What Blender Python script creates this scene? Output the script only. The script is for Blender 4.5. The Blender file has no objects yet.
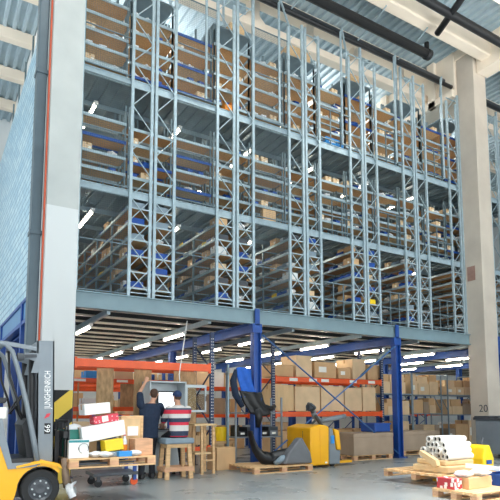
import bpy, bmesh, math, random
from mathutils import Vector, Matrix, Euler
random.seed(7)
PI = math.pi
SC = bpy.context.scene
COL = SC.collection

# ------------------------------------------------------------------ materials
def lin(h):
    if isinstance(h, str):
        h = h.lstrip('#'); c = [int(h[i:i+2], 16)/255 for i in (0, 2, 4)]
    else:
        c = h
    return tuple((x/12.92 if x <= .04045 else ((x+.055)/1.055)**2.4) for x in c)

def new_mat(name):
    m = bpy.data.materials.new(name); m.use_nodes = True
    return m, m.node_tree.nodes, m.node_tree.links, m.node_tree.nodes['Principled BSDF']

def mat(name, col, rough=.5, metal=0., var=.12, scale=6., bump=0., stretch=(1, 1, 1)):
    """Principled surface whose colour drifts a little with a noise texture."""
    m, N, L, b = new_mat(name)
    c = lin(col)
    tc = N.new('ShaderNodeTexCoord'); mp = N.new('ShaderNodeMapping'); mp.inputs['Scale'].default_value = stretch
    nz = N.new('ShaderNodeTexNoise'); nz.inputs['Scale'].default_value = scale; nz.inputs['Detail'].default_value = 4
    L.new(tc.outputs['Object'], mp.inputs['Vector']); L.new(mp.outputs['Vector'], nz.inputs['Vector'])
    r = N.new('ShaderNodeValToRGB')
    r.color_ramp.elements[0].position = .3; r.color_ramp.elements[1].position = .7
    r.color_ramp.elements[0].color = (*[x*(1-var) for x in c], 1)
    r.color_ramp.elements[1].color = (*[min(1, x*(1+var)) for x in c], 1)
    L.new(nz.outputs['Fac'], r.inputs['Fac']); L.new(r.outputs['Color'], b.inputs['Base Color'])
    b.inputs['Roughness'].default_value = rough; b.inputs['Metallic'].default_value = metal
    if bump:
        bp = N.new('ShaderNodeBump'); bp.inputs['Strength'].default_value = bump; bp.inputs['Distance'].default_value = .02
        L.new(nz.outputs['Fac'], bp.inputs['Height']); L.new(bp.outputs['Normal'], b.inputs['Normal'])
    return m

def emit(name, col, s):
    m, N, L, b = new_mat(name)
    b.inputs['Base Color'].default_value = (*lin(col), 1)
    b.inputs['Emission Color'].default_value = (*lin(col), 1); b.inputs['Emission Strength'].default_value = s
    return m

def stripes(name, cols, edges, axis='Z', rough=.8):
    """Constant bands along one object axis: cols[i] up to edges[i]; coordinates in metres."""
    m, N, L, b = new_mat(name)
    tc = N.new('ShaderNodeTexCoord'); sp = N.new('ShaderNodeSeparateXYZ'); L.new(tc.outputs['Object'], sp.inputs[0])
    lo, hi = edges[0], edges[-1]
    mr = N.new('ShaderNodeMapRange'); mr.inputs[1].default_value = lo; mr.inputs[2].default_value = hi
    L.new(sp.outputs[axis], mr.inputs[0])
    r = N.new('ShaderNodeValToRGB'); r.color_ramp.interpolation = 'CONSTANT'
    e = r.color_ramp.elements
    e[0].position = 0; e[0].color = (*lin(cols[0]), 1)
    e.remove(e[1])
    for c, z in zip(cols[1:], edges[1:-1]):
        k = e.new((z-lo)/(hi-lo)); k.color = (*lin(c), 1)
    L.new(mr.outputs[0], r.inputs['Fac']); L.new(r.outputs['Color'], b.inputs['Base Color'])
    b.inputs['Roughness'].default_value = rough
    return m

M = dict(
    galv=mat('galvanised steel', '#a9bdc6', .4, .3, .10, 9),
    galv_dark=mat('dull galvanised steel', '#75888f', .4, .5, .15, 7),
    sheet=mat('galvanised sheet', '#85969e', .32, .5, .15, 2.5),
    beamgrey=mat('grey green painted steel', '#7d959e', .45, .1, .06, 3),
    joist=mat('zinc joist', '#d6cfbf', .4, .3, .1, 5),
    deck_webshade=mat('deck underside and web shade', '#343738', .6, .2, .12, 4),  # also on the joist webs, where the dark colour stands for shade
    chip=mat('chipboard', '#c59b6c', .75, 0, .2, 30, .1),
    chip2=mat('pale chipboard', '#cfae83', .75, 0, .18, 24, .1),
    osb=mat('brown strand board', '#b0906a', .85, 0, .28, 16, .2, (1, 1, .4)),
    ply=mat('pale plywood', '#d9b98a', .6, 0, .12, 6, 0, (1, 1, .25)),
    pine=mat('pallet pine', '#d8b283', .7, 0, .2, 7, .1, (.6, 3, 3)),
    pine2=mat('pink pine', '#cfa07c', .7, 0, .18, 7, .1, (.6, 3, 3)),
    card=mat('cardboard', '#d3ad80', .8, 0, .08, 3),
    card2=mat('light cardboard', '#e3c69e', .8, 0, .08, 3),
    card3=mat('grey brown cardboard', '#a8947f', .8, 0, .08, 3),
    tape=mat('packing tape', '#b58b58', .35, 0, .05, 3),
    white=mat('white board', '#e9ebea', .55, 0, .05, 5),
    paper=mat('white paper', '#f6f7f6', .6, 0, .03, 5),
    label=mat('label white', '#f0efe6', .5, 0, .06, 40),
    orange=mat('orange rack paint', '#ee5a1c', .4, 0, .06, 5),
    blue=mat('blue rack paint', '#1a4a96', .4, .05, .1, 5),
    bluesteel=mat('light blue steel paint', '#3f79bd', .42, .05, .1, 5),
    navyrack=mat('dark blue rack paint', '#27395a', .5, .1, .15, 8),
    bluebin=mat('blue plastic', '#1b4c9c', .4, 0, .1, 5),
    bluebox=mat('bright blue card', '#2f8fd8', .5, 0, .06, 5),
    yellow=mat('yellow paint', '#f7b512', .35, 0, .04, 3),
    yellowp=mat('yellow plastic', '#f3cf1c', .4, 0, .05, 4),
    red=mat('red card', '#d93a4c', .55, 0, .06, 6),
    green=mat('green plastic', '#12786a', .45, 0, .12, 6),
    teal=mat('teal print', '#2c8f97', .5, 0, .06, 6),
    dgrey=mat('dark grey steel', '#4a4f55', .45, .2, .1, 6),
    mgrey=mat('mid grey paint', '#7f8991', .45, .1, .06, 4),
    lgrey=mat('light grey paint', '#b8c2c6', .45, .05, .06, 4),
    bgrey=mat('blue grey plastic', '#8295a2', .5, 0, .08, 4),
    black=mat('black plastic', '#1b1d20', .4, 0, .2, 6),
    blacksteel=mat('black steel', '#222427', .5, .2, .15, 6),
    rubber=mat('tyre rubber', '#232527', .75, 0, .15, 14, .1),
    seatm=mat('seat vinyl', '#26292e', .55, 0, .15, 8),
    cream=mat('cream concrete', '#ecdfcd', .8, 0, .06, 1.2, .05),
    whiteconc=mat('white painted concrete', '#e9ebe9', .75, 0, .05, 1.5, .05),
    pipegrey=mat('blue grey downpipe', '#56666f', .45, .2, .08, 2),
    redpipe=mat('rust red pipe', '#c0573a', .5, .1, .1, 4),
    net=mat('net wire', '#6d7f87', .5, .3, .1, 9),
    wallw=mat('white wall panel', '#dfe5e6', .7, 0, .04, .8),
    tube=mat('white cardboard tube', '#e7e5df', .6, 0, .05, 5),
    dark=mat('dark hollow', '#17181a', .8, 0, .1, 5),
    foam=mat('beige foam', '#dfc192', .8, 0, .08, 5),
    skin=mat('skin', '#cf9c80', .55, 0, .06, 20),
    hair=mat('brown hair', '#4f382b', .8, 0, .25, 60, .3, (1, 1, .3)),
    navycloth=mat('navy cotton', '#1d2d45', .85, 0, .15, 18, .1),
    trouser=mat('dark work trousers', '#22262e', .85, 0, .18, 18, .1),
    shoe=mat('black shoe leather', '#191a1c', .5, 0, .15, 12),
    capm=mat('navy cap cloth', '#243a63', .8, 0, .12, 20),
    denim=mat('blue work cloth', '#2462c4', .75, 0, .12, 12, .1),
    bag=mat('white plastic bag', '#dfe3e6', .35, 0, .08, 12, .3),
    film=mat('clear wrap', '#d8dcde', .15, 0, .12, 20, .4),
    amber=mat('orange plastic', '#e88a1d', .4, 0, .06, 6),
    screen=emit('lit screen', '#eef3f6', 1.0),
    lamp=emit('lit tube', '#fff3e0', 28.0),
    lampcool=emit('lit aisle tube', '#fff3df', 15.0),
    eye=mat('eye white', '#e8e4de', .2, 0, .02, 5),
)

def concrete_mat():
    m, N, L, b = new_mat('polished concrete floor')
    tc = N.new('ShaderNodeTexCoord')
    n1 = N.new('ShaderNodeTexNoise'); n1.inputs['Scale'].default_value = .8; n1.inputs['Detail'].default_value = 5; n1.inputs['Roughness'].default_value = .55
    n2 = N.new('ShaderNodeTexNoise'); n2.inputs['Scale'].default_value = 14; n2.inputs['Detail'].default_value = 3
    for n in (n1, n2): L.new(tc.outputs['Object'], n.inputs['Vector'])
    r = N.new('ShaderNodeValToRGB')
    r.color_ramp.elements[0].position = .2; r.color_ramp.elements[0].color = (*lin('#7c8486'), 1)
    r.color_ramp.elements[1].position = .8; r.color_ramp.elements[1].color = (*lin('#8f9698'), 1)
    L.new(n1.outputs['Fac'], r.inputs['Fac']); L.new(r.outputs['Color'], b.inputs['Base Color'])
    mr = N.new('ShaderNodeMapRange'); mr.inputs[3].default_value = .16; mr.inputs[4].default_value = .42
    L.new(n1.outputs['Fac'], mr.inputs[0]); L.new(mr.outputs[0], b.inputs['Roughness'])
    bp = N.new('ShaderNodeBump'); bp.inputs['Strength'].default_value = .04
    L.new(n2.outputs['Fac'], bp.inputs['Height']); L.new(bp.outputs['Normal'], b.inputs['Normal'])
    return m
M['floor'] = concrete_mat()

def column_mat(name, hazard):
    """Grey concrete; the lower part carries white paint and, on the left column, a black and yellow warning band."""
    m, N, L, b = new_mat(name)
    tc = N.new('ShaderNodeTexCoord'); sp = N.new('ShaderNodeSeparateXYZ'); L.new(tc.outputs['Object'], sp.inputs[0])
    nz = N.new('ShaderNodeTexNoise'); nz.inputs['Scale'].default_value = 1.3; nz.inputs['Detail'].default_value = 6
    L.new(tc.outputs['Object'], nz.inputs['Vector'])
    r = N.new('ShaderNodeValToRGB'); r.color_ramp.elements[0].position = .3; r.color_ramp.elements[1].position = .75
    g0, g1 = ('#b2b8b7', '#c3c8c6') if hazard else ('#bdb3a6', '#cec4b6')
    r.color_ramp.elements[0].color = (*lin(g0), 1); r.color_ramp.elements[1].color = (*lin(g1), 1)
    L.new(nz.outputs['Fac'], r.inputs['Fac'])
    last = r.outputs['Color']
    def over(mask, col, prev):
        mx = N.new('ShaderNodeMix'); mx.data_type = 'RGBA'
        L.new(mask, mx.inputs['Factor']); L.new(prev, mx.inputs['A'])
        if isinstance(col, tuple): mx.inputs['B'].default_value = (*col, 1)
        else: L.new(col, mx.inputs['B'])
        return mx.outputs['Result']
    def less(v):
        q = N.new('ShaderNodeMath'); q.operation = 'LESS_THAN'; q.inputs[1].default_value = v; L.new(sp.outputs['Z'], q.inputs[0]); return q.outputs[0]
    if hazard:
        last = over(less(5.5), lin('#d2d7d8'), last)
        d = N.new('ShaderNodeMath'); d.operation = 'MULTIPLY_ADD'; d.inputs[1].default_value = -.85
        L.new(sp.outputs['X'], d.inputs[0]); L.new(sp.outputs['Z'], d.inputs[2])
        f = N.new('ShaderNodeMath'); f.operation = 'MULTIPLY'; f.inputs[1].default_value = 1.5; L.new(d.outputs[0], f.inputs[0])
        a = N.new('ShaderNodeMath'); a.operation = 'ADD'; a.inputs[1].default_value = .38; L.new(f.outputs[0], a.inputs[0])
        fr = N.new('ShaderNodeMath'); fr.operation = 'FRACT'; L.new(a.outputs[0], fr.inputs[0])
        st = N.new('ShaderNodeMath'); st.operation = 'LESS_THAN'; st.inputs[1].default_value = .42; L.new(fr.outputs[0], st.inputs[0])
        hz = over(st.outputs[0], lin('#23262a'), over(less(99), lin('#f0cf55'), r.outputs['Color']))
        last = over(less(1.81), hz, last)
    L.new(last, b.inputs['Base Color']); b.inputs['Roughness'].default_value = .75
    return m

def brick_mat():
    """Pale blue stacked panels with white joints on the mezzanine's flank."""
    m, N, L, b = new_mat('pale blue flank panels')
    tc = N.new('ShaderNodeTexCoord'); sp = N.new('ShaderNodeSeparateXYZ'); cb = N.new('ShaderNodeCombineXYZ')
    L.new(tc.outputs['Object'], sp.inputs[0]); L.new(sp.outputs['Y'], cb.inputs['X']); L.new(sp.outputs['Z'], cb.inputs['Y'])
    br = N.new('ShaderNodeTexBrick'); br.inputs['Scale'].default_value = 1
    br.inputs['Color1'].default_value = (*lin('#9cc4d8'), 1); br.inputs['Color2'].default_value = (*lin('#c4dfe9'), 1); br.inputs['Mortar'].default_value = (*lin('#6b97b2'), 1)
    br.inputs['Mortar Size'].default_value = .02; br.inputs['Brick Width'].default_value = .55; br.inputs['Row Height'].default_value = .2; br.offset = .35
    L.new(cb.outputs[0], br.inputs['Vector']); L.new(br.outputs['Color'], b.inputs['Base Color'])
    bp = N.new('ShaderNodeBump'); bp.inputs['Strength'].default_value = .8; bp.inputs['Distance'].default_value = .05; bp.invert = True
    L.new(br.outputs['Fac'], bp.inputs['Height']); L.new(bp.outputs['Normal'], b.inputs['Normal'])
    b.inputs['Roughness'].default_value = .35
    return m

def print_mat(name, bg, fg, sx, sz, thr=.5):
    """Printed carton: rows of small print blocks in two colours."""
    m, N, L, b = new_mat(name)
    tc = N.new('ShaderNodeTexCoord'); mp = N.new('ShaderNodeMapping'); mp.inputs['Scale'].default_value = (sx, sx, sz)
    L.new(tc.outputs['Object'], mp.inputs['Vector'])
    vz = N.new('ShaderNodeTexVoronoi'); vz.distance = 'CHEBYCHEV'; vz.inputs['Scale'].default_value = 1; L.new(mp.outputs['Vector'], vz.inputs['Vector'])
    q = N.new('ShaderNodeMath'); q.operation = 'LESS_THAN'; q.inputs[1].default_value = thr*.6; L.new(vz.outputs['Distance'], q.inputs[0])
    mx = N.new('ShaderNodeMix'); mx.data_type = 'RGBA'; mx.inputs['A'].default_value = (*lin(bg), 1); mx.inputs['B'].default_value = (*lin(fg), 1)
    L.new(q.outputs[0], mx.inputs['Factor']); L.new(mx.outputs['Result'], b.inputs['Base Color']); b.inputs['Roughness'].default_value = .5
    return m
M['redprint'] = print_mat('red printed carton', '#d63f51', '#f0cfd0', 18, 26, .3)
M['redprint2'] = print_mat('red and white printed carton', '#b8383f', '#ece6e2', 14, 12, .6)
M['brick'] = brick_mat()
M['colL'] = column_mat('left column concrete', True)
M['colR'] = column_mat('right column concrete', False)
M['shirt'] = stripes('striped polo cloth', ['#d9344c', '#36425a', '#dedad6', '#d9344c', '#36425a', '#dedad6', '#d9344c', '#4a566c', '#dedad6', '#d9344c'],
                     [.80, .88, .98, 1.10, 1.165, 1.25, 1.335, 1.42, 1.46, 1.535, 1.7])
M['green_corr'] = mat('ceiling deck steel', '#a9bcc5', .5, .15, .06, 2)

# ------------------------------------------------------------------ mesh builder
class MB:
    def __init__(s): s.v = []; s.f = []; s.mi = []; s.cur = 0; s.mats = []
    def use(s, m):
        if m not in s.mats: s.mats.append(m)
        s.cur = s.mats.index(m); return s
    def add(s, vs, fs):
        o = len(s.v); s.v += [tuple(v) for v in vs]
        for f in fs: s.f.append([i+o for i in f]); s.mi.append(s.cur)
        return s
    def box(s, x0, y0, z0, x1, y1, z1, mtx=None):
        vs = [(x, y, z) for z in (z0, z1) for y in (y0, y1) for x in (x0, x1)]
        if mtx: vs = [mtx @ Vector(v) for v in vs]
        return s.add(vs, [(0, 2, 3, 1), (4, 5, 7, 6), (0, 1, 5, 4), (2, 6, 7, 3), (0, 4, 6, 2), (1, 3, 7, 5)])
    def bar(s, p, q, w, d=None, up=(0, 0, 1)):
        """rectangular bar from p to q"""
        d = d or w; p = Vector(p); q = Vector(q); a = (q-p).normalized(); u = Vector(up)
        if abs(a.dot(u)) > .98: u = Vector((0, 1, 0))
        x = a.cross(u).normalized(); y = x.cross(a).normalized()
        vs = []
        for c in (p, q):
            for sx, sy in ((-1, -1), (1, -1), (1, 1), (-1, 1)): vs.append(c + x*sx*w/2 + y*sy*d/2)
        return s.add(vs, [(3, 2, 1, 0), (4, 5, 6, 7), (0, 1, 5, 4), (1, 2, 6, 5), (2, 3, 7, 6), (3, 0, 4, 7)])
    def tube(s, pts, r, n=8, cap=True):
        pts = [Vector(p) for p in pts]; rs = r if isinstance(r, (list, tuple)) else [r]*len(pts)
        rings = []; px = None
        for i, p in enumerate(pts):
            t = (pts[min(i+1, len(pts)-1)] - pts[max(i-1, 0)]).normalized()
            if px is None:
                u = Vector((0, 0, 1)) if abs(t.z) < .9 else Vector((0, 1, 0))
                px = t.cross(u).normalized()
            else: px = (px - t*px.dot(t)).normalized()
            py = t.cross(px)
            rings.append([p + (px*math.cos(2*PI*k/n) + py*math.sin(2*PI*k/n))*rs[i] for k in range(n)])
        vs = [v for r_ in rings for v in r_]; fs = []
        for i in range(len(pts)-1):
            for k in range(n):
                a = i*n+k; b = i*n+(k+1) % n; fs.append((a, b, b+n, a+n))
        if cap: fs.append(tuple(range(n-1, -1, -1))); fs.append(tuple(range((len(pts)-1)*n, len(pts)*n)))
        return s.add(vs, fs)
    def prism(s, poly, y0, y1, axis='y'):
        """polygon in (x,z) pushed along y (axis 'y'), or (y,z) pushed along x (axis 'x'), or (x,y) along z"""
        def P(a, b, c): return (a, c, b) if axis == 'y' else ((c, a, b) if axis == 'x' else (a, b, c))
        n = len(poly); vs = [P(a, b, y0) for a, b in poly] + [P(a, b, y1) for a, b in poly]
        fs = [tuple(range(n)), tuple(range(2*n-1, n-1, -1))] + [(i, n+i, n+(i+1) % n, (i+1) % n) for i in range(n)]
        return s.add(vs, fs)
    def lathe(s, prof, c=(0, 0, 0), n=20, axis='z'):
        """prof: (radius, height) pairs"""
        vs = []
        for r, h in prof:
            for k in range(n):
                a = 2*PI*k/n; x, y = r*math.cos(a), r*math.sin(a)
                p = (x, y, h) if axis == 'z' else ((x, h, y) if axis == 'y' else (h, x, y))
                vs.append((p[0]+c[0], p[1]+c[1], p[2]+c[2]))
        m = len(prof); fs = []
        for i in range(m-1):
            for k in range(n): fs.append((i*n+k, i*n+(k+1) % n, (i+1)*n+(k+1) % n, (i+1)*n+k))
        closed = prof[0] == prof[-1]
        if prof[0][0] > 1e-4 and not closed: fs.append(tuple(range(n-1, -1, -1)))
        if prof[-1][0] > 1e-4 and not closed: fs.append(tuple(range((m-1)*n, m*n)))
        return s.add(vs, fs)
    def grid(s, fn, nu, nv):
        vs = [fn(i/nu, j/nv) for j in range(nv+1) for i in range(nu+1)]
        fs = [(j*(nu+1)+i, j*(nu+1)+i+1, (j+1)*(nu+1)+i+1, (j+1)*(nu+1)+i) for j in range(nv) for i in range(nu)]
        return s.add(vs, fs)
    def mesh(s, name, m=None, smooth=False, fix=True):
        me = bpy.data.meshes.new(name); me.from_pydata(s.v, [], s.f)
        ms = s.mats if s.mats else [m]
        for x in ms: me.materials.append(M[x] if isinstance(x, str) else x)
        if s.mats: me.polygons.foreach_set('material_index', s.mi)
        if fix:
            bm = bmesh.new(); bm.from_mesh(me); bmesh.ops.recalc_face_normals(bm, faces=bm.faces); bm.to_mesh(me); bm.free()
        if smooth: me.polygons.foreach_set('use_smooth', [True]*len(me.polygons))
        me.update(); return me
    def build(s, name, m=None, parent=None, loc=(0, 0, 0), rot=(0, 0, 0), smooth=False, bevel=0):
        o = bpy.data.objects.new(name, s.mesh(name, m, smooth)); COL.objects.link(o)
        o.location = loc; o.rotation_euler = rot
        if parent: o.parent = parent
        if bevel:
            b = o.modifiers.new('edge', 'BEVEL'); b.width = bevel; b.segments = 2; b.limit_method = 'ANGLE'; b.angle_limit = .7
        return o

def tag(o, label, cat, group=None):
    o['label'] = label; o['category'] = cat
    if group: o['group'] = group
    return o
def thing(name, label, cat, loc=(0, 0, 0), rz=0, group=None):
    o = bpy.data.objects.new(name, None); COL.objects.link(o); o.location = loc; o.rotation_euler = (0, 0, rz); o.empty_display_size = .1
    return tag(o, label, cat, group)
def struct(o): o['kind'] = 'structure'; return o
def obj(name, me, parent=None, loc=(0, 0, 0), rot=(0, 0, 0)):
    o = bpy.data.objects.new(name, me); COL.objects.link(o); o.location = loc; o.rotation_euler = rot
    if parent: o.parent = parent
    return o
KIDS = {}
def copy_tree(o, parent=None):
    c = o.copy(); COL.objects.link(c)
    if parent: c.parent = parent
    for ch in list(o.children): copy_tree(ch, c)
    return c
def bake(o):
    """turn an object's modifiers into its own mesh"""
    bpy.context.view_layer.update()
    dg = bpy.context.evaluated_depsgraph_get()
    me = bpy.data.meshes.new_from_object(o.evaluated_get(dg))
    o.modifiers.clear(); o.data = me
    me.polygons.foreach_set('use_smooth', [True]*len(me.polygons)); return o
def text_mesh(txt, size, m, ext=.002):
    cu = bpy.data.curves.new('lettering', 'FONT'); cu.body = txt; cu.size = size; cu.extrude = ext; cu.align_x = 'CENTER'; cu.align_y = 'CENTER'
    t = bpy.data.objects.new('lettering', cu); COL.objects.link(t)
    bpy.context.view_layer.update()
    me = bpy.data.meshes.new_from_object(t.evaluated_get(bpy.context.evaluated_depsgraph_get()))
    bpy.data.objects.remove(t); me.materials.clear(); me.materials.append(M[m]); return me
ORD = ['first', 'second', 'third', 'fourth', 'fifth', 'sixth', 'seventh', 'eighth', 'ninth']
# ------------------------------------------------------------------ the building
YM = 11.5
struct(MB().box(-16, -9, -.2, 36, 30, 0).build('floor', 'floor'))
b = MB()
n = int(52/.3)
prof = []
for i in range(n):
    x = -16 + i*.3
    prof += [(x, 14.42), (x+.15, 14.42), (x+.18, 14.33), (x+.27, 14.33)]
vs = [(x, y, z) for y in (-9, 26) for x, z in prof]; k = len(prof)
b.add(vs, [(i, i+1, k+i+1, k+i) for i in range(k-1)])
b.box(-16, -9, 14.46, 36, 26, 14.7)
struct(b.build('ceiling', 'green_corr'))
struct(MB().box(-16, 25, 0, 36, 25.3, 14.7).build('wall_back', 'wallw'))
struct(MB().box(34, -9, 0, 34.3, 25, 14.7).build('wall_right', 'wallw'))

struct(MB().box(1.85, 10.8, 0, 2.49, 11.44, 14.3).build('column', 'colL', bevel=.02))
o = MB().box(15.85, 10.95, 0, 16.53, 11.63, 14.3).build('column', 'colR', bevel=.02); struct(o)
# stencilled bay number and a brown notice on the right column
t = obj('trim_lettering', text_mesh('20', .34, 'dgrey'), o, (15.845, 11.14, 1.46), (PI/2, 0, -PI/2)); t['label'] = 'dark stencilled bay number'
t = MB().box(15.835, 11.22, 5.83, 15.85, 11.52, 6.33).build('notice', mat('brown notice', '#9c7a6d', .6), o); t['label'] = 'small brown notice'
# corbels and girders along the depth of the hall
b = MB().box(2.6, -9, 12.35, 3.05, 25, 14.34)
struct(b.build('beam', 'whiteconc', bevel=.02))
b = MB().box(15.75, 11.65, 12.6, 16.6, 25, 14.34)
for y in [i*2.4+12.4 for i in range(6)]: b.box(15.6, y, 12.6, 15.75, y+.32, 14.34)
b.box(15.6, 11.65, 12.6, 15.75, 25, 12.85)
struct(b.build('beam', 'cream', bevel=.015))
b = MB().box(16.0, -9, 13.2, 16.6, 10.93, 14.34)
for y in [i*2.4-8.2 for i in range(8)]: b.box(15.85, y, 13.2, 16.0, y+.32, 14.34)
struct(b.build('beam', 'cream', bevel=.015))
struct(MB().box(15.78, 10.88, 14.0, 16.6, 11.7, 14.34).build('beam_bearing', 'cream', bevel=.02))
for y in (18.7, 21., 23.3, 16.4, 7.3, 5., 2.7):
    struct(MB().box(-16, y-.14, 13.95, 34, y+.14, 14.36).build('beam', 'cream', bevel=.02))
# the deep cream beam and the beams with openings
struct(MB().box(-16, 10.35, 13.5, 34, 10.75, 14.0).build('beam', 'cream', bevel=.05))
for yb in (13.0, 8.3):
    b = MB().box(-16, yb-.16, 13.05, 34, yb+.16, 13.3).box(-16, yb-.16, 13.95, 34, yb+.16, 14.34)
    x = -15.5
    while x < 33:
        b.prism([(x, 13.25), (x+.9, 13.25), (x+.62, 13.5), (x+.62, 14.0), (x+.28, 14.0), (x+.28, 13.5)], yb-.14, yb+.14); x += 2.1
    struct(b.build('beam', 'cream', bevel=.015))
# pipes under the roof
def pipe(label, pts, r, m, group=None):
    b = MB()
    for p, q in zip(pts, pts[1:]): b.tube([p, q], r, 12)
    o = b.build('ceiling_pipe', m, smooth=True); return tag(o, label, 'pipe', group)
p = pipe('thick black heating pipe under the roof, ending with a cap', [(-15, 11.05, 13.1), (13.7, 11.05, 13.1)], .145, 'blacksteel')
MB().tube([(13.55, 11.05, 13.1), (13.72, 11.05, 13.1)], .17, 14).tube([(13.6, 11.05, 13.1), (13.6, 11.05, 13.5)], .08, 10).build('pipe_cap', 'blacksteel', p, smooth=True)
pipe('thin black pipe running beside the thick black roof pipe', [(-15, 11.78, 13.05), (30, 11.78, 13.05)], .07, 'blacksteel')
pipe('dark grey cable tray tube above the thin black pipe', [(-15, 12.15, 13.45), (30, 12.15, 13.45)], .12, 'dgrey')
pipe('black pipe at the top right corner running towards the right column', [(-15, 9.55, 13.2), (30, 9.55, 13.2)], .125, 'blacksteel')
pipe('short black cross pipe meeting the roof pipe at the top right', [(13.2, 10.3, 13.2), (12.3, 8.2, 13.2)], .1, 'blacksteel')
for i, x in enumerate((8.6, 11.2, 13.0)):
    tag(MB().bar((x, 10.5, 13.45), (x+.05, 11.05, 13.27), .03).bar((x+.05, 11.05, 13.27), (x, 11.75, 13.12), .03).build('pipe_hanger', 'galv'), 'thin bent steel hanger holding the black roof pipes', 'hanger', 'roof pipe hangers')

# downpipe and red line on the left column's flank
d = MB().box(1.60, 10.95, 1.0, 1.80, 11.2, 12.6).build('downpipe', 'pipegrey', bevel=.03); tag(d, 'blue grey downpipe on the side of the left concrete column', 'downpipe')
for z in (4.9, 8.3): MB().box(1.585, 10.93, z, 1.815, 11.22, z+.08).build('pipe_clamp', 'pipegrey', d)
tag(MB().tube([(1.82, 10.82, 1.2), (1.82, 10.82, 12.6)], .02, 8).build('conduit', 'redpipe'), 'thin rust red conduit along the edge of the left column', 'conduit')

# ------------------------------------------------------------------ mezzanine
X0, X1, Y1 = 2.1, 32., 23.4
b = MB().box(X0, 11.5, 3.63, X1, 11.68, 3.66).box(X0, 11.5, 3.97, X1, 11.68, 4.0).box(X0, 11.56, 3.66, X1, 11.59, 3.97)
struct(b.build('mezzanine_beam', 'beamgrey'))
struct(MB().box(X0, 11.68, 3.93, X1, Y1, 4.0).build('mezzanine_slab', 'deck_webshade'))
y = 12.0
while y < Y1:
    struct(MB().use(M['deck_webshade']).box(X0, y+.06, 3.74, X1, y+.075, 3.93).use(M['joist']).box(X0, y, 3.70, X1, y+.14, 3.74).build('mezzanine_beam')); y += .93  # web shade painted with the dark deck colour; lower flange stays light zinc
for x in (2.2, 7.23, 12.3, 17.37, 22.4):
    struct(MB().box(x-.09, 11.68, 3.42, x+.09, Y1, 3.45).box(x-.09, 11.68, 3.66, x+.09, Y1, 3.69).box(x-.012, 11.68, 3.45, x+.012, Y1, 3.66).build('mezzanine_beam', 'blue'))
    for y in (11.56, 17.0, 22.5):
        c = MB().box(x-.11, y-.1, 0, x-.085, y+.1, 3.42).box(x+.085, y-.1, 0, x+.11, y+.1, 3.42).box(x-.085, y-.012, 0, x+.085, y+.012, 3.42).box(x-.18, y-.18, 0, x+.18, y+.18, .025)
        if y < 12:
            c.box(x-.14, 11.47, 3.40, x+.14, 11.66, 3.63)
            c.box(x-.07, 11.47, 3.60, x+.07, 11.5, 4.02)
        struct(c.build('mezzanine_column', 'blue'))
# flank of the mezzanine
struct(MB().box(2.0, 11.7, 4.1, 2.05, Y1, 11.0).build('wall_flank', 'brick'))
struct(MB().box(1.98, 11.7, 3.62, 2.12, Y1, 4.1).build('mezzanine_beam', mat('flank beam', '#5f8fb8', .4, .1, .05, 3)))
struct(MB().box(1.94, 11.7, 3.52, 2.14, Y1, 3.62).box(1.94, 11.7, 4.06, 2.07, Y1, 4.14).build('mezzanine_beam', 'blue'))
for y in (14.2, 18.5): struct(MB().box(1.93, y-.09, 0, 2.1, y+.09, 4.1).build('mezzanine_column', 'blue'))
# braces between the blue columns
g = 'crossed blue tie bars between the two front blue columns'
tag(MB().bar((7.36, 11.44, 3.35), (12.17, 11.44, .12), .07, .012).build('tie_bar', 'bluesteel'), 'flat blue tie bar falling from the middle blue column towards the right', 'brace', g)
tag(MB().bar((12.17, 11.47, 3.35), (7.36, 11.47, .12), .07, .012).build('tie_bar', 'bluesteel'), 'flat blue tie bar rising towards the top of the right blue column', 'brace', g)
tag(MB().bar((12.2, 11.75, 3.3), (12.2, 16.8, .2), .09, .012, (1, 0, 0)).build('tie_bar', 'galv_dark'), 'grey tie bar slanting back from the top of the right blue column', 'brace')

# lamps under the mezzanine: tubes in rows that run into the depth
def tube_lamp(label, x, y, z, L, group, m):
    t = thing('tube_light', label, 'lamp', (x, y, z), 0, group)
    MB().box(-.05, -L/2, .03, .05, L/2, .08).build('housing', 'white', t)
    MB().tube([(0, -L/2+.02, 0), (0, L/2-.02, 0)], .032, 8).build('tube', m, t, smooth=True)
    for s in (-1, 1): MB().box(-.03, s*(L/2-.03)-.02, -.03, .03, s*(L/2-.03)+.02, .04).build('end_cap', 'white', t)
    return t
xs = (3.45, 6.02, 8.6, 11.1, 13.6, 16.2, 18.7, 21.3)
for i, x in enumerate(xs):
    g = 'ceiling tubes under the mezzanine, %s row from the left' % ORD[i]
    for y in (14.05, 16.7, 19.4, 22.0):
        tube_lamp('lit fluorescent tube under the mezzanine in the %s lamp row from the left' % ORD[i], x, y, 3.5, 1.5, g, 'lamp')
    c = MB().box(x-.04, 11.8, 3.58, x+.04, 23.2, 3.70).build('lamp_rail', 'galv'); tag(c, 'steel lamp rail carrying the %s row of tubes under the mezzanine' % ORD[i], 'rail')

# ------------------------------------------------------------------ shelving on the mezzanine
NB, BL, D = 6, 1.35, .56
YR = 11.62
levelsA = [4.22, 4.6, 4.98, 5.36, 5.74, 6.12]
levelsB = [6.85, 7.32, 7.8, 8.28, 8.76]
levelsC = [9.58, 10.08, 10.58, 11.08, 11.6]
LEV = levelsA + levelsB + levelsC
TOP = 12.55
post_me = MB().box(-.035, -.03, 0, .035, .03, TOP-4.0).mesh('post', 'galv')
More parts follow.
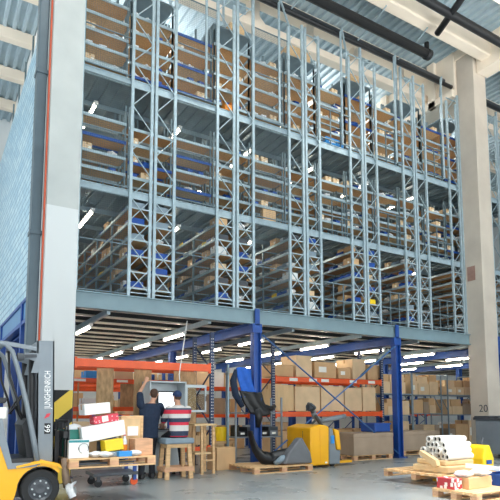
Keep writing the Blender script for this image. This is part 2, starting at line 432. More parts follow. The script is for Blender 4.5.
# lacing of the front end frame: zig-zag above, crosses below
b = MB(); w = D-.07; z = .12; s = 1
while z < TOP-4.4:
    x0, x1 = (-w/2, w/2) if s > 0 else (w/2, -w/2)
    b.bar((x0, -.012, z), (x1, -.012, z+.56), .024, .02)
    if z < 2.0: b.bar((x1, .012, z), (x0, .012, z+.56), .024, .02)
    z += .56; s = -s
for z in (.1, TOP-4.15): b.bar((-w/2, 0, z), (w/2, 0, z), .035, .02)
lacing_me = b.mesh('lacing', 'galv')
b = MB()
b.box(-D/2, -.025, 0, -D/2+.05, .025, 8.3).box(D/2-.05, -.025, 0, D/2, .025, 8.3)
z = .3
while z < 8: b.bar((-w/2, 0, z), (w/2, 0, z), .022, .015); z += 1.2
frame_me = b.mesh('upright_frame', 'galv_dark')
def boards(m):
    b = MB()
    for j in range(NB): b.box(-D/2+.01, j*BL+.045, 0, D/2-.01, (j+1)*BL-.045, .022)
    return b.mesh('shelf', m)
def beams(m):
    b = MB()
    for sx in (-1, 1): b.box(sx*D/2-.018, .03, -.05, sx*D/2+.018, NB*BL-.03, .012)
    for j in range(NB+1): b.box(-D/2, j*BL-.012, -.03, D/2, j*BL+.012, 0)
    return b.mesh('shelf_beam', m)
B_chip, B_chip2, B_steel = boards('chip'), boards('chip2'), boards('sheet')
S_galv, S_blue = beams('galv'), beams('blue')
rack_x = lambda k: 3.8 + 2.275*k
side_word = {0: 'left', 1: 'right'}
def rack(k, side, xc, levs, label, group):
    t = thing('shelving_rack', label, 'shelving', (xc, YR, 4.0), 0, group)
    for sx in (-1, 1):
        p = obj('post', post_me, t, (sx*(D/2-.035), 0, 0)); p.scale.z = random.uniform(.965, 1.035)
    obj('lacing', lacing_me, t, (0, 0, 0))
    for j in range(1, NB+1): obj('upright_frame', frame_me, t, (0, j*BL, 0))
    for i, z in enumerate(levs):
        top = z > 11.5
        s = obj('shelf', B_steel if top else (B_chip if (i+k) % 3 else B_chip2), t, (0, 0, z-4.0))
        obj('shelf_beam', S_blue if (z > 6.5 and random.random() < .22) else S_galv, s)
    return t
for k in range(-1, 7):
    for side in (0, 1):
        xc = rack_x(k) + (D/2 if side == 0 else D*1.5+.04)
        if k == -1:
            if side == 0: continue
            rack(k, side, xc, levelsA, 'grey shelving rack just behind the left concrete column', None); continue
        off = random.uniform(-.06, .06)
        place = '%s double rack from the left' % ORD[k] if k < 5 else ('double rack just behind the right concrete column' if k == 5 else 'double rack beyond the right concrete column')
        rack(k, side, xc, levelsA, 'tall galvanised shelving, %s half of the %s' % (side_word[side], place), 'galvanised shelving racks on the mezzanine')
# walkways between the racks, their lamps and the wire nets
aisles = [(rack_x(k)+1.16, rack_x(k+1)) for k in range(-1, 7)]
for z in (6.5, 9.25):
    b = MB().box(2.1, YR+.06, z-.03, 19.6, YR+NB*BL, z)
    x = 2.2
    while x < 19.5: b.box(x, YR+.1, z-.07, x+.06, YR+NB*BL, z-.03); x += .29
    for q in range(1, 7): b.box(2.1, YR+q*1.3, z-.19, 19.6, YR+q*1.3+.06, z-.07)
    struct(b.build('walkway_slab', 'sheet'))
    struct(MB().box(2.7, YR+.05, z-.15, 19.6, YR+.09, z+.03).box(2.7, YR+.03, z+.01, 19.6, YR+.09, z+.03).build('walkway_beam', 'galv'))
for i, (a, c) in enumerate(aisles[:6]):
    for z, nm in ((6.5, 'lower'), (9.25, 'upper')):
        for y in (13.3, 15.9):
            tube_lamp('lit tube under the %s walkway in the %s aisle from the left' % (nm, ORD[i]), (a+c)/2, y, z-.27, 1.35, 'aisle tubes under the %s walkways' % nm, 'lampcool')
def net(a, c, z0, z1, label, group):
    b = MB(); w = .0028
    x = a
    while x <= c+.001: b.box(x-w/2, -w/2, z0, x+w/2, w/2, z1); x += (c-a)/22
    z = z0
    while z <= z1+.001: b.box(a, -w/2, z-w/2, c, w/2, z+w/2); z += .05
    for zz in (z0, (z0+z1)/2, z1): b.box(a, -.012, zz-.012, c, .012, zz+.012)
    o = b.build('safety_net', 'net', None, (0, YR-.035, 0)); tag(o, label, 'safety net', group)
for i in range(3):
    a, c = aisles[i]
    for z0, z1, nm in ((4.05, 6.33, 'lower'), (6.55, 9.08, 'middle'), (9.3, 11.9 if i else 11.2, 'upper')):
        net(a+.01, c-.01, z0, z1, 'wire mesh closing the %s deck of the %s aisle from the left' % (nm, ORD[i]), 'wire mesh panels across the aisles')
for i in range(3, 6):                                  # plain guard rails across the other aisles
    a, c = aisles[i]
    for z, nm in ((4.0, 'lower'), (6.5, 'middle'), (9.25, 'upper')):
        b = MB()
        for q in (.12, .55, 1.05): b.bar((a, YR-.03, z+q), (c, YR-.03, z+q), .035)
        for q in (.33, .67): b.bar((a+(c-a)*q, YR-.03, z), (a+(c-a)*q, YR-.03, z+1.05), .03)
        tag(b.build('guard_rail', 'galv_dark'), 'steel guard rail across the %s deck of the %s aisle from the left' % (nm, ORD[i]), 'guard rail', 'guard rails across the aisles')
def bin_me(m):
    b = MB(); w, d, h, t = .11, .2, .15, .006            # open fronted stacking bin, mouth towards -x
    b.box(-d, -w, 0, d, w, t)
    b.box(d-t, -w, t, d, w, h)
    for s in (-1, 1): b.prism([(-d, t), (d, t), (d, h), (-d*.35, h), (-d, h*.5)], s*w-t/2, s*w+t/2)
    b.box(-d, -w, t, -d+t, w, h*.5)
    return b.mesh('storage_bin', m)
def carton_me(w, d, h, m):
    b = MB().use(M[m]).box(-d/2, -w/2, 0, d/2, w/2, h)
    b.use(M['tape']).box(-d/2-.002, -.025, h*.7, -d/2, .025, h).box(-d/2-.002, -.025, h, d/2, .025, h+.002)
    b.use(M['label']).box(-d/2-.003, -w*.4, h*.2, -d/2, -w*.12, h*.5)
    return b.mesh('small_carton')
def bag_me():
    def f(u, v):
        th = 2*PI*u; r = (math.sin(PI*(.06+.94*v))**.6)*(.13+.025*math.sin(5*th)+.015*math.sin(9*th+4*v))
        return (r*math.cos(th)*.9, r*math.sin(th), .2*(v**.8)+.012*math.sin(4*th)*v)
    return MB().grid(f, 18, 9).mesh('parts_bag', 'bag', True)
def roll_me():
    b = MB().use(M['card']).lathe([(.05, -.14), (.11, -.14), (.11, .14), (.05, .14), (.05, -.14)], (0, 0, .11), 16, 'y'); return b.mesh('cable_roll')
bins = {'blue': bin_me('bluebin'), 'grey': bin_me('bgrey'), 'yellow': bin_me('yellowp'), 'dark': bin_me('dgrey')}
cart = [carton_me(.3, .36, .2, 'card'), carton_me(.22, .34, .16, 'card2'), carton_me(.36, .38, .24, 'card'), carton_me(.26, .34, .22, 'white')]
bagm, rollm = bag_me(), roll_me()
bagm_, binm_, cartm_ = bagm, bins['blue'], cart[1]
# short shelves that bridge the aisles on the two upper decks
def cross_mesh(a, c, m):
    return MB().box(a, 0, 0, c, .5, .022).mesh('shelf', m)
crossz = {'middle': (6.95, 7.36, 7.78, 8.22), 'upper': (9.5, 9.86, 10.26, 10.66, 11.1)}
modules = []
for i in range(7):
    modules.append((aisles[i][0]+.03, aisles[i][1]-.03, 'bridging the %s aisle from the left' % ORD[i], i))
    if i < 6: modules.append((rack_x(i)+.02, rack_x(i)+1.14, 'behind the %s pair of laced posts' % ORD[i], i+3))
for a, c, wh, i in modules:
    for nm, zs in crossz.items():
        sh = random.uniform(-.08, .08)
        for row, yo in ((0, .2), (1, 2.35)):
            if nm == 'upper' and row: continue
            base = 6.5 if nm == 'middle' else 9.25
            t = thing('bridge_shelf', 'low chipboard shelving %s, %s row on the %s deck' % (wh, ('front', 'rear')[row], nm), 'shelving', (a, YR+yo, base), 0, 'shelving modules on the %s deck' % nm)
            for x in (.02, c-a-.02):
                for y in (.02, .48): MB().box(x-.02, y-.02, 0, x+.02, y+.02, zs[-1]-base+.45).build('post', 'galv_dark', t)
            if nm == 'upper' and wh.startswith('behind'):
                for x in (.02, c-a-.02):
                    for y in (.02, .98): MB().box(x-.02, y-.02, 0, x+.02, y+.02, 2.45).build('post', 'galv_dark', t)
                MB().box(-.02, 0, 2.45, c-a+.02, 1.0, 2.48).build('top_panel', 'sheet', t)
            for q, z in enumerate(zs):
                z2 = z-base + sh*(q > 0) + random.uniform(-.03, .03)
                s_ = MB().box(0, 0, 0, c-a, .5, .022).build('shelf', ('chip', 'chip2')[(i+q) % 2], t, (0, 0, z2))
                MB().box(0, -.02, -.05, c-a, .0, .02).box(0, .5, -.05, c-a, .52, .02).build('shelf_beam', 'blue' if (i in (1, 8) and q % 2 == 0 and row == 0) or random.random() < .04 else 'galv', s_)
                if row == 0:
                    x = a+.15
                    while x < c-.15:
                        r_ = random.random(); wr_ = 'on the %s deck shelving %s' % (nm, wh)
                        zz = base+z2+.024
                        if r_ < .22: tag(obj('parts_bag', bagm_, None, (x, YR+yo+.14, zz), (0, 0, r_*20)), 'crumpled white bag ' + wr_, 'bag', 'white bags ' + wr_).scale = (.9, .9, .5+r_)
                        elif r_ < .38: tag(obj('storage_bin', binm_, None, (x, YR+yo+.14, zz), (0, 0, PI/2)), 'small blue bin ' + wr_, 'bin', 'blue bins ' + wr_).scale = (.8, .6, .8)
                        elif r_ < .52: tag(obj('small_carton', cartm_, None, (x, YR+yo+.2, zz), (0, 0, PI/2)), 'small pale carton ' + wr_, 'carton', 'small cartons ' + wr_)
                        x += .3
# tall hoop posts at the heads of the racks
for k in range(1, 6):
    x = rack_x(k)-.35
    tag(MB().tube([(x, YR-.1, 9.3), (x, YR-.1, 12.9), (x+.06, YR-.1, 13.0), (x+.85, YR+.6, 13.0), (x+.9, YR+.65, 12.9), (x+.9, YR+.65, 12.0)], .035, 8).build('guide_rail', 'galv'), 'bent steel guide tube at the top left of the %s double rack' % ORD[k], 'guide rail', 'bent guide tubes above the racks')

# ------------------------------------------------------------------ goods on the shelves
cname = ['brown cardboard carton', 'small pale carton', 'large brown carton', 'white carton']
def put_goods(k, side, lv, j, tier):
    xc = rack_x(k) + (D/2 if side == 0 else D*1.5+.04)
    y = YR + j*BL + .2
    where = 'on the %s deck of the %s double rack from the left' % (tier, ORD[k])
    while y < YR + (j+1)*BL - .2:
        r = random.random(); z = lv+.024; rz = random.uniform(-.06, .06)
        if tier == 'lower': kind = 'bin' if r < .6 else ('bag' if r < .72 else ('carton' if r < .9 else None))
        elif tier == 'middle': kind = 'bin' if r < .14 else ('carton' if r < .34 else ('bag' if r < .52 else None))
        else: kind = 'carton' if r < .3 else ('bag' if r < .42 else None)
        if kind == 'bin':
            c = random.choice(['blue', 'blue', 'blue', 'grey', 'grey', 'dark'] + (['yellow'] if random.random() < .3 else []))
            o = obj('storage_bin', bins[c], None, (xc-.06, y, z), (0, 0, rz)); tag(o, '%s plastic bin %s' % (c, where), 'bin', '%s bins %s' % (c, where)); y += .26
        elif kind == 'carton':
            q = random.randrange(4)
            o = obj('small_carton', cart[q], None, (xc-.06, y+.06, z), (0, 0, rz)); tag(o, '%s %s' % (cname[q], where), 'carton', '%s %s' % (cname[q].replace('carton', 'cartons'), where)); y += .45
        elif kind == 'bag':
            o = obj('parts_bag', bagm, None, (xc-.08, y, z), (0, 0, random.uniform(0, 6))); o.scale = (1, 1, random.uniform(.6, 1)); tag(o, 'crumpled white bag %s' % where, 'bag', 'white bags %s' % where); y += .32
        else: y += .4
for k in range(0, 5):
    for lv in levelsA:
        for j in range(3 if k < 3 else 2): put_goods(k, 0, lv, j, 'lower')
        if k < 4: put_goods(k, 1, lv, 0, 'lower')
# the few goods that stand out
def carton(label, x, y, z, w, d, h, m='card', rz=0, group=None, rot=None, tape=True, lab=False, cat='box', name='cardboard_box'):
    """closed carton, w along x, d along y, standing at its base centre"""
    t = thing(name, label, cat, (x, y, z), rz, group)
    if rot: t.rotation_euler = rot
    MB().box(-w/2, -d/2, 0, w/2, d/2, h).build('body', m, t, bevel=.006)
    if tape:
        MB().box(-w/2-.002, -.03, h-.12 if h > .2 else h*.5, -w/2, .03, h).box(-w/2-.002, -.03, h, w/2+.002, .03, h+.002).box(w/2, -.03, h*.6, w/2+.002, .03, h).build('tape', 'tape', t)
    if lab: MB().box(-w*.3, -d/2-.003, h*.35, w*.05, -d/2, h*.7).build('paper_label', 'label', t)
    return t
tag(obj('storage_bin', bin_me('amber'), None, (6.45, 11.74, 9.285), (0, 0, PI/2)), 'orange bin sticking out at the front of the second double rack', 'bin').scale = (.55, .95, 2.0)
carton('brown carton hanging over the walkway edge in the third aisle from the left', 7.75, 11.74, 6.535, .42, .14, .3, 'card')
carton('brown carton on top of the second double rack', 6.9, 12.2, 11.735, .45, .5, .35, 'chip2')
carton('large brown carton on top of the third double rack', 9.0, 12.15, 11.735, .8, .5, .4, 'chip2')
carton('blue and white carton on the middle walkway edge of the fourth aisle from the left', 10.1, 11.74, 9.285, .7, .14, .22, 'bluebox', lab=True)
carton('carton with an open top at the head of the fourth double rack', 11.3, 12.15, 11.735, .6, .5, .3, 'chip2')
for i, (x, y) in enumerate(((10.78, 11.85), (10.82, 12.2))):
    tag(obj('cable_roll', rollm, None, (x, y, 6.146), (0, 0, .4*i)), 'brown roll with a hollow core on the lower deck of the fourth double rack', 'roll', 'brown rolls on the rack')
# ------------------------------------------------------------------ pallets
def pallet_parts(L, W, H=.144, nb=7):
    bw = .1
    tb = MB().box(-L/2, -bw/2, 0, L/2, bw/2, .022).mesh('top_board', 'pine')
    cb = MB().box(-.07, -W/2, 0, .07, W/2, .022).mesh('cross_board', 'pine')
    bl = MB().box(-.07, -.055, 0, .07, .055, .078).mesh('block', 'pine2')
    bb = MB().box(-L/2, -bw/2, 0, L/2, bw/2, .022).mesh('bottom_board', 'pine')
    return L, W, nb, tb, cb, bl, bb
PP = {}
def pallet(label, x, y, z, L=1.2, W=.8, rz=0, nb=7, group=None, rot=None):
    """L along x; x, y, z is the base centre; top surface 0.144 above"""
    key = (L, W, nb)
    if key not in PP: PP[key] = pallet_parts(L, W, .144, nb)
    _, _, _, tb, cb, bl, bb = PP[key]
    t = thing('wooden_pallet', label, 'pallet', (x, y, z), rz, group)
    if rot: t.rotation_euler = rot
    for s in (-1, 0, 1):
        obj('bottom_board', bb, t, (0, s*(W/2-.05), 0))
        obj('cross_board', cb, t, (s*(L/2-.07), 0, .1))
        for q in (-1, 0, 1): obj('block', bl, t, (q*(L/2-.07), s*(W/2-.055), .022))
    for i in range(nb): obj('top_board', tb, t, (0, -W/2+.05+(W-.1)*i/(nb-1), .122))
    return t

# ------------------------------------------------------------------ orange pallet rack on the left
def orange_rack(label, x0, x1, y0, y1, Hu, beams, panels, post_m, group):
    t = thing('pallet_rack', label, 'pallet rack', (x0, y0, 0), 0, group)
    L = x1-x0; W = y1-y0
    for x in (0, L):
        for y in (0, W):
            p = MB().use(M[post_m]).box(x-.05, y-.035, 0, x+.05, y+.035, Hu).box(x-.09, y-.07, 0, x+.09, y+.07, .012).use(M['label' if post_m == 'navyrack' else 'dark']); z = .25
            while z < Hu-.1:
                for s in (-1, 1): p.box(x+s*.022-.008, y-.0362, z, x+s*.022+.008, y-.035, z+.022)
                z += .075
            p.build('post', None, t)
        b = MB(); z = .3; s = 0
        while z < Hu-.5:
            b.bar((x, 0 if s else W, z), (x, W if s else 0, z+.7), .035, .02); z += .7; s = 1-s
        b.build('frame_brace', post_m, t)
    for (z, h, lab) in beams:
        for y in (0, W):
            bm_ = MB().box(.05, y-.055 if y == 0 else y-.02, z, L-.05, y-.005 if y == 0 else y+.03, z+h).box(.05, y-.06, z-.04, .1, y+.03, z+h+.03).box(L-.1, y-.06, z-.04, L-.05, y+.03, z+h+.03)
            b_ = bm_.build('beam', 'orange', t, bevel=.006)
            if y == 0:
                for q in lab: MB().box(q, -.058, z+h*.2, q+.3, -.055, z+h*.8).build('label_plate', 'label', b_)
    for (xa, xb, za, zb, yy) in panels:
        MB().box(xa-x0, yy-y0, za, xb-x0, yy-y0+.018, zb).build('divider_panel', 'osb', t)
    return t
# front row (top beam passes above the workers) and the row behind it
orange_rack('orange and blue pallet rack behind the two workers', 2.66, 6.06, 11.75, 12.75, 3.35, [(2.36, .18, []), (.42, .12, [])],
            [(3.24, 3.62, 1.0, 2.36, 11.86), (4.12, 4.54, 1.0, 2.36, 11.9), (5.12, 5.72, .5, 2.36, 11.92)], 'navyrack', 'orange pallet racks')
orange_rack('orange pallet rack standing second behind the workers, with white label plates', 2.4, 6.2, 13.7, 14.7, 2.7, [(2.12, .11, [.75, 1.85]), (1.39, .11, [])],
            [(4.45, 4.9, 1.4, 2.12, 13.95), (3.3, 3.34, .2, 2.12, 13.85)], 'blue', 'orange pallet racks')
r = orange_rack('orange pallet rack under the mezzanine behind the yellow stacker', 8.66, 13.02, 12.9, 13.95, 3.45, [(2.25, .15, [.55, 1.28, 1.75, 2.9, 3.7]), (1.22, .15, [])],
            [], 'navyrack', 'orange pallet racks')
# second post beside the front rack and a front beam overhang
# ------------------------------------------------------------------ goods in and around the racks
cartons_far = []
random.seed(21)
lbl = 'tall plain carton on the orange rack behind the yellow stacker, %s from the left'
x = 8.78
for i, w_ in enumerate((.72, .98, .95, .75, .6)):
    carton(lbl % ORD[i], x+w_/2, 13.42, 1.39, w_-.03, .8, .78 - .04*(i % 2), 'ply' if i in (0,) else 'card2', 0, 'tall cartons on the rack behind the yellow stacker'); x += w_+.02
x = 8.8
for i, w_ in enumerate((.7, .65, .9, .55, .6, .6)):
    carton('carton on the top level of the rack behind the yellow stacker, %s from the left' % ORD[i], x+w_/2, 13.42, 2.42, w_-.04, .8, .34+.16*((i*5) % 3), ('card', 'card2', 'card')[i % 3], 0, 'cartons on the top rack level', lab=(i in (2, 3))); x += w_+.06
x = 8.85
for i in range(4):
    carton('brown carton on the floor behind the yellow stacker, %s from the left' % ORD[i], x+.45, 13.4, 0.0, .9, .8, .8, 'card', 0, 'cartons on the rack floor'); x += 1.0
# left racks
for i, (x, z, w_, h, m) in enumerate(((2.95, 1.5, .35, .3, 'card2'), (3.62, 1.5, .3, .22, 'white'), (4.1, 1.5, .3, .3, 'card'), (5.2, 1.5, .5, .35, 'card2'), (5.75, 1.5, .4, .25, 'card'), (2.8, 2.23, .3, .22, 'white'), (3.7, 2.23, .4, .2, 'bluebox'), (4.5, 2.23, .5, .24, 'card2'))):
    carton(['pale carton', 'white carton', 'brown carton', 'wide pale carton', 'low brown carton', 'small white carton', 'flat blue carton', 'long pale carton'][i] + ' on the rack standing second behind the workers', x, 14.1, z, w_, .5, h, m)
for i, (x, m, c) in enumerate(((3.35, 'bluebin', 'blue'), (4.25, 'bgrey', 'grey blue'))):
    t = thing('tote_bin', '%s plastic tote on the orange rack behind the workers' % c, 'tote', (x+.25, 12.2, .56))
    MB().box(-.28, -.2, 0, .28, .2, .72).build('body', m, t, bevel=.02); MB().box(-.3, -.22, .68, .3, .22, .74).build('rim', m, t, bevel=.01)
for i, (x, z, h, w_, m) in enumerate(((2.95, .56, .6, .4, 'card2'), (4.75, .56, .42, .45, 'card'), (5.4, .56, .3, .5, 'card2'))):
    carton(['tall pale carton low on the rack beside the hazard striped column', 'brown carton low on the rack behind the seated worker', 'pale carton low on the rack at the trestle table'][i], x, 12.25, z, w_, .5, h, m)
# wooden boards leaning at the right end of the left rack
for i in range(3):
    tag(MB().box(0, 0, 0, 1.0, .03, .22).build('wooden_plank', ('ply', 'pine', 'pine2')[i], None, (5.3+.06*i, 12.05+.07*i, .56+.0), (0, 0, .05*i)), '%s loose plank on edge low on the rack near the trestle table' % ('pale', 'yellowish', 'reddish')[i], 'plank')

# blue and white carton stack far behind: shelves at the back wall
def shelf_unit(label, x0, x1, y0, d, H, zs, m, group=None, braces=True):
    t = thing('steel_shelf', label, 'shelf', (x0, y0, 0), 0, group); L = x1-x0
    for x in (0, L):
        for y in (0, d): MB().box(x-.02, y-.02, 0, x+.02, y+.02, H).build('post', m, t)
    for z in zs: MB().box(-.02, -.02, z-.035, L+.02, d+.02, z).build('shelf', m, t)
    if braces:
        for x in (0, L):
            MB().bar((x, 0, H), (x, d, H), .03).bar((x, 0, H*.5), (x, d, H), .02).build('end_brace', m, t)
    return t
# carton shelving on the right
g = 'carton shelving under the mezzanine at the right'
units = [(13.55, 15.0, 'first'), (15.15, 16.7, 'second'), (16.95, 18.6, 'third'), (18.8, 20.4, 'fourth')]
for i, (xa, xb, o_) in enumerate(units):
    shelf_unit('grey steel shelf stacked with cartons, %s from the right blue column' % o_, xa, xb, 13.4+.1*(i % 2), .8, 2.75, (.12, 1.3, 1.98) if i % 2 else (.12, 1.25, 2.0), 'bgrey', g)
random.seed(5)
bi = 0
for i, (xa, xb, o_) in enumerate(units):
    y0 = 13.8+.1*(i % 2)
    for lv, (z, hmax) in enumerate((((.12, 1.0), (1.3, .6), (1.98, .85)) if i % 2 else ((.12, 1.0), (1.25, .65), (2.0, .85)))):
        x = xa+.04; lvn = ('bottom', 'middle', 'top')[lv]; n = 0
        while x < xb-.28:
            w_ = min(random.choice((.36, .45, .6, .75) if lv != 1 else (.3, .38, .5, .62)), xb-.03-x)
            h = min(hmax, random.choice((.32, .42, .5, .3)) if lv != 0 else random.choice((.75, .9, .6)))
            m = random.choice(('card', 'card2', 'card2', 'card', 'card3') if lv else ('card3', 'card', 'card3', 'card2'))
            lab = random.random() < .3
            t = carton('%s carton on the %s level of the %s carton shelf from the blue column' % ({'card': 'brown', 'card2': 'pale', 'card3': 'greyish'}[m], lvn, o_), x+w_/2, y0, z, w_-.025, .62, h, m, random.uniform(-.03, .03), 'cartons on the %s level of the %s carton shelf' % (lvn, o_), lab=lab)
            if h < hmax-.24 and lv:
                carton('small carton stacked on another, %s level of the %s carton shelf from the column' % (lvn, o_), x+w_/2, y0, z+h+.003, (w_-.05), .5, min(.26, hmax-h-.02), random.choice(('card2', 'card')), random.uniform(-.06, .06), 'upper cartons on the %s level of the %s carton shelf' % (lvn, o_))
            x += w_+.01; n += 1
# racks deeper under the mezzanine, filled with cartons
random.seed(9)
for i, (x0, x1, y0) in enumerate(((3.0, 6.4, 17.2), (7.0, 10.5, 17.2), (11.2, 15.0, 17.6), (16.0, 20.0, 17.6), (4.6, 8.6, 20.2), (20.6, 24.5, 17.6))):
    nm = ORD[i]
    where = ('behind the seated worker', 'behind the blue jacket', 'behind the right blue column', 'behind the carton shelving', 'along the far back', 'at the far right')[i]
    orange_rack('pallet rack full of cartons deep under the mezzanine %s' % where, x0, x1, y0, y0+1.0, 2.7, [(1.15, .11, []), (2.15, .11, [])], [], 'blue', 'orange pallet racks')
    for z, hm in ((0., 1.0), (1.27, .8), (2.27, .7)):
        x = x0+.15
        while x < x1-.5:
            w_ = random.choice((.5, .65, .8, .95)); w_ = min(w_, x1-.12-x)
            h = hm*random.uniform(.55, .95)
            if random.random() < .86:
                carton('carton on the deep rack %s' % where, x+w_/2, y0+.5, z, w_-.03, .8, h, random.choice(('card', 'card2', 'card2', 'white', 'card3')), 0, 'cartons on the deep rack %s' % where, tape=False)
            x += w_+.02

# big cartons on pallets on the floor
def box_pallet(label, plabel, x, y, w_, d, h, m):
    pallet(plabel, x, y, 0, w_, d, 0, 6)
    t = thing('pallet_box', label, 'pallet box', (x, y, .146))
    MB().box(-w_/2-.02, -d/2-.02, 0, w_/2+.02, d/2+.02, h).build('body', m, t, bevel=.01)
    MB().box(-w_/2-.03, -d/2-.03, h-.1, w_/2+.03, d/2+.03, h+.012).build('lid', m, t, bevel=.008)
    return t
box_pallet('long grey brown lidded carton on a pallet right of the yellow stacker', 'pallet under the carton right of the yellow stacker', 11.12, 12.0-.1, 1.5, 1.0, .6, 'card3')
box_pallet('long grey brown lidded carton right of the right blue column', 'pallet under the carton right of the right blue column', 13.8, 12.5, 1.7, 1.0, .58, 'card3')
t = thing('tote_bin', 'dark blue plastic crate standing on the carton beside the right blue column', 'tote', (11.75, 11.95, .77))
MB().box(-.32, -.3, 0, .32, .3, .25).build('body', 'bluebin', t, bevel=.02); MB().box(-.34, -.32, .21, .34, .32, .26).build('rim', 'bluebin', t)
carton('brown cardboard box on the floor beside the trestle table', 6.2, 11.5, 0, .54, .42, .53, 'card', .12, None)
t = thing('plastic_bucket', 'yellow bucket behind the brown floor box', 'bucket', (6.65, 12.35, .62)); MB().lathe([(.13, 0), (.16, .34), (.175, .34), (.175, .36), (.15, .36), (.12, .02)], n=20).build('body', 'yellowp', t, smooth=False)
tag(MB().box(6.35, 12.1, .56, 6.95, 12.6, .62).box(6.37, 12.12, 0, 6.43, 12.18, .56).box(6.87, 12.12, 0, 6.93, 12.18, .56).box(6.37, 12.52, 0, 6.43, 12.58, .56).box(6.87, 12.52, 0, 6.93, 12.58, .56).build('low_stand', 'pine'), 'low wooden stand under the yellow bucket', 'stand')

# grey shelf with black bins, blue jacket, black fairing
def gshelf():
    t = thing('steel_shelf', 'narrow grey steel shelf with black bins and a hanging blue jacket', 'shelf', (6.75, 11.75, 0), -.06)
    for x in (0, 1.35):
        for y in (0, .55): MB().box(x-.02, y-.02, 0, x+.02, y+.02, 2.45 if (x == 0) else 1.75).build('post', 'mgrey', t)
    for z in (.14, .74, 1.36): MB().box(-.02, -.02, z-.03, 1.37, .57, z).build('shelf', 'mgrey', t)
    return t
gshelf()
tag(MB().box(6.40, 11.55, 0, 6.445, 11.6, 2.55).box(6.36, 11.5, 0, 6.48, 11.65, .015).box(6.40, 11.55, 2.3, 6.445, 11.68, 2.34).build('steel_post', 'galv_dark'), 'thin grey steel post at the right end of the orange beam', 'post')
for i, x in enumerate((6.98, 7.32, 7.62, 7.9)):
    t = thing('storage_bin', '%s bin on the grey shelf, %s from its left end' % (('black', 'grey', 'black', 'grey')[i], ORD[i]), 'bin', (x, 12.0-.02*i, .745), PI/2)
    m = ('black', 'mgrey', 'black', 'mgrey')[i]
    MB().box(-.2, -.13, 0, .2, .13, .015).box(-.2, -.13, 0, -.185, .13, .14).box(.185, -.13, 0, .2, .13, .28).box(-.2, -.13, 0, .2, -.118, .24).box(-.2, .118, 0, .2, .13, .24).build('body', m, t)
    MB().box(-.203, -.06, .05, -.2, .06, .1).build('label_plate', 'label', t)
def jacket():
    t = thing('work_jacket', 'blue and black work jacket hanging over the grey shelf', 'jacket', (6.85, 11.62, 0))
    def sheet(x0, x1, z0, z1, slant, y0, ph):
        def f(u, v):
            x = x0+(x1-x0)*u + slant*(1-v); z = z0+(z1-z0)*v
            return (x+.02*math.sin(7*v+ph), y0-.06*math.sin(PI*u)-.025*math.sin(9*u+3*v+ph), z+.03*math.sin(5*u+ph))
        return f
    b = MB().grid(sheet(-.22, .2, 1.72, 2.47, .16, -.06, 0), 14, 14); o = b.build('front_panel', 'denim', t, smooth=True)
    s = o.modifiers.new('t', 'SOLIDIFY'); s.thickness = .05; bake(o)
    b = MB().grid(sheet(-.16, .46, 1.3, 1.88, .3, -.1, 1.3), 14, 12); o = b.build('lower_panel', 'black', t, smooth=True)
    s = o.modifiers.new('t', 'SOLIDIFY'); s.thickness = .06; bake(o)
    MB().tube([(-.2, -.05, 2.42), (-.3, -.08, 2.15), (-.24, -.1, 1.8), (-.05, -.12, 1.5)], [.05, .085, .09, .06], 10).build('sleeve', 'navycloth', t, smooth=True)
    MB().tube([(.35, -.1, 1.62), (.55, -.1, 1.5), (.85, -.05, 1.45), (1.0, 0, 1.52)], [.09, .09, .07, .05], 10).build('sleeve', 'black', t, smooth=True)
    MB().tube([(.35, -.12, 1.45), (.42, -.14, 1.2), (.4, -.12, .98)], [.14, .1, .05], 10).build('hood', 'black', t, smooth=True)
    return t
jacket()
pallet('pale wooden pallet under the black curved plastic fairing', 7.12, 10.72, 0, 1.62, 1.15, 0, 7)
def fairing():
    t = thing('plastic_fairing', 'black curved plastic machine fairing lying on the pale pallet', 'fairing', (0, 0, 0))
    path = [(6.72, 11.05, .92), (6.74, 10.98, .72), (6.79, 10.9, .5), (6.9, 10.75, .31), (7.05, 10.62, .25), (7.35, 10.55, .33), (7.6, 10.52, .46)]
    wd = [.05, .07, .1, .15, .18, .17, .1]
    def f(u, v):
        i = min(int(v*6), 5); q = v*6-i
        p = Vector(path[i]).lerp(Vector(path[i+1]), q); w_ = wd[i]*(1-q)+wd[i+1]*q
        tn = (Vector(path[i+1])-Vector(path[i])).normalized(); sd = tn.cross(Vector((0, -1, 0))).normalized()
        a = (u-.5)*2
        return p + sd*a*w_ + Vector((0, -.14*(1-a*a), 0))
    o = MB().grid(f, 10, 24).build('shell', 'black', t, smooth=True); s = o.modifiers.new('t', 'SOLIDIFY'); s.thickness = .03; bake(o)
    MB().prism([(7.15, .17), (7.98, .16), (7.92, .42), (7.68, .78), (7.58, .74), (7.3, .45)], 10.2, 10.42).build('end_panel', mat('grey matt plastic', '#6a6e73', .5, 0, .08, 5), t, bevel=.04)
    MB().tube([(7.02, 10.42, .18), (7.2, 10.36, .28), (7.42, 10.36, .34)], [.05, .09, .06], 8).build('bright_patch', 'bgrey', t, smooth=True)
    return t
fairing()

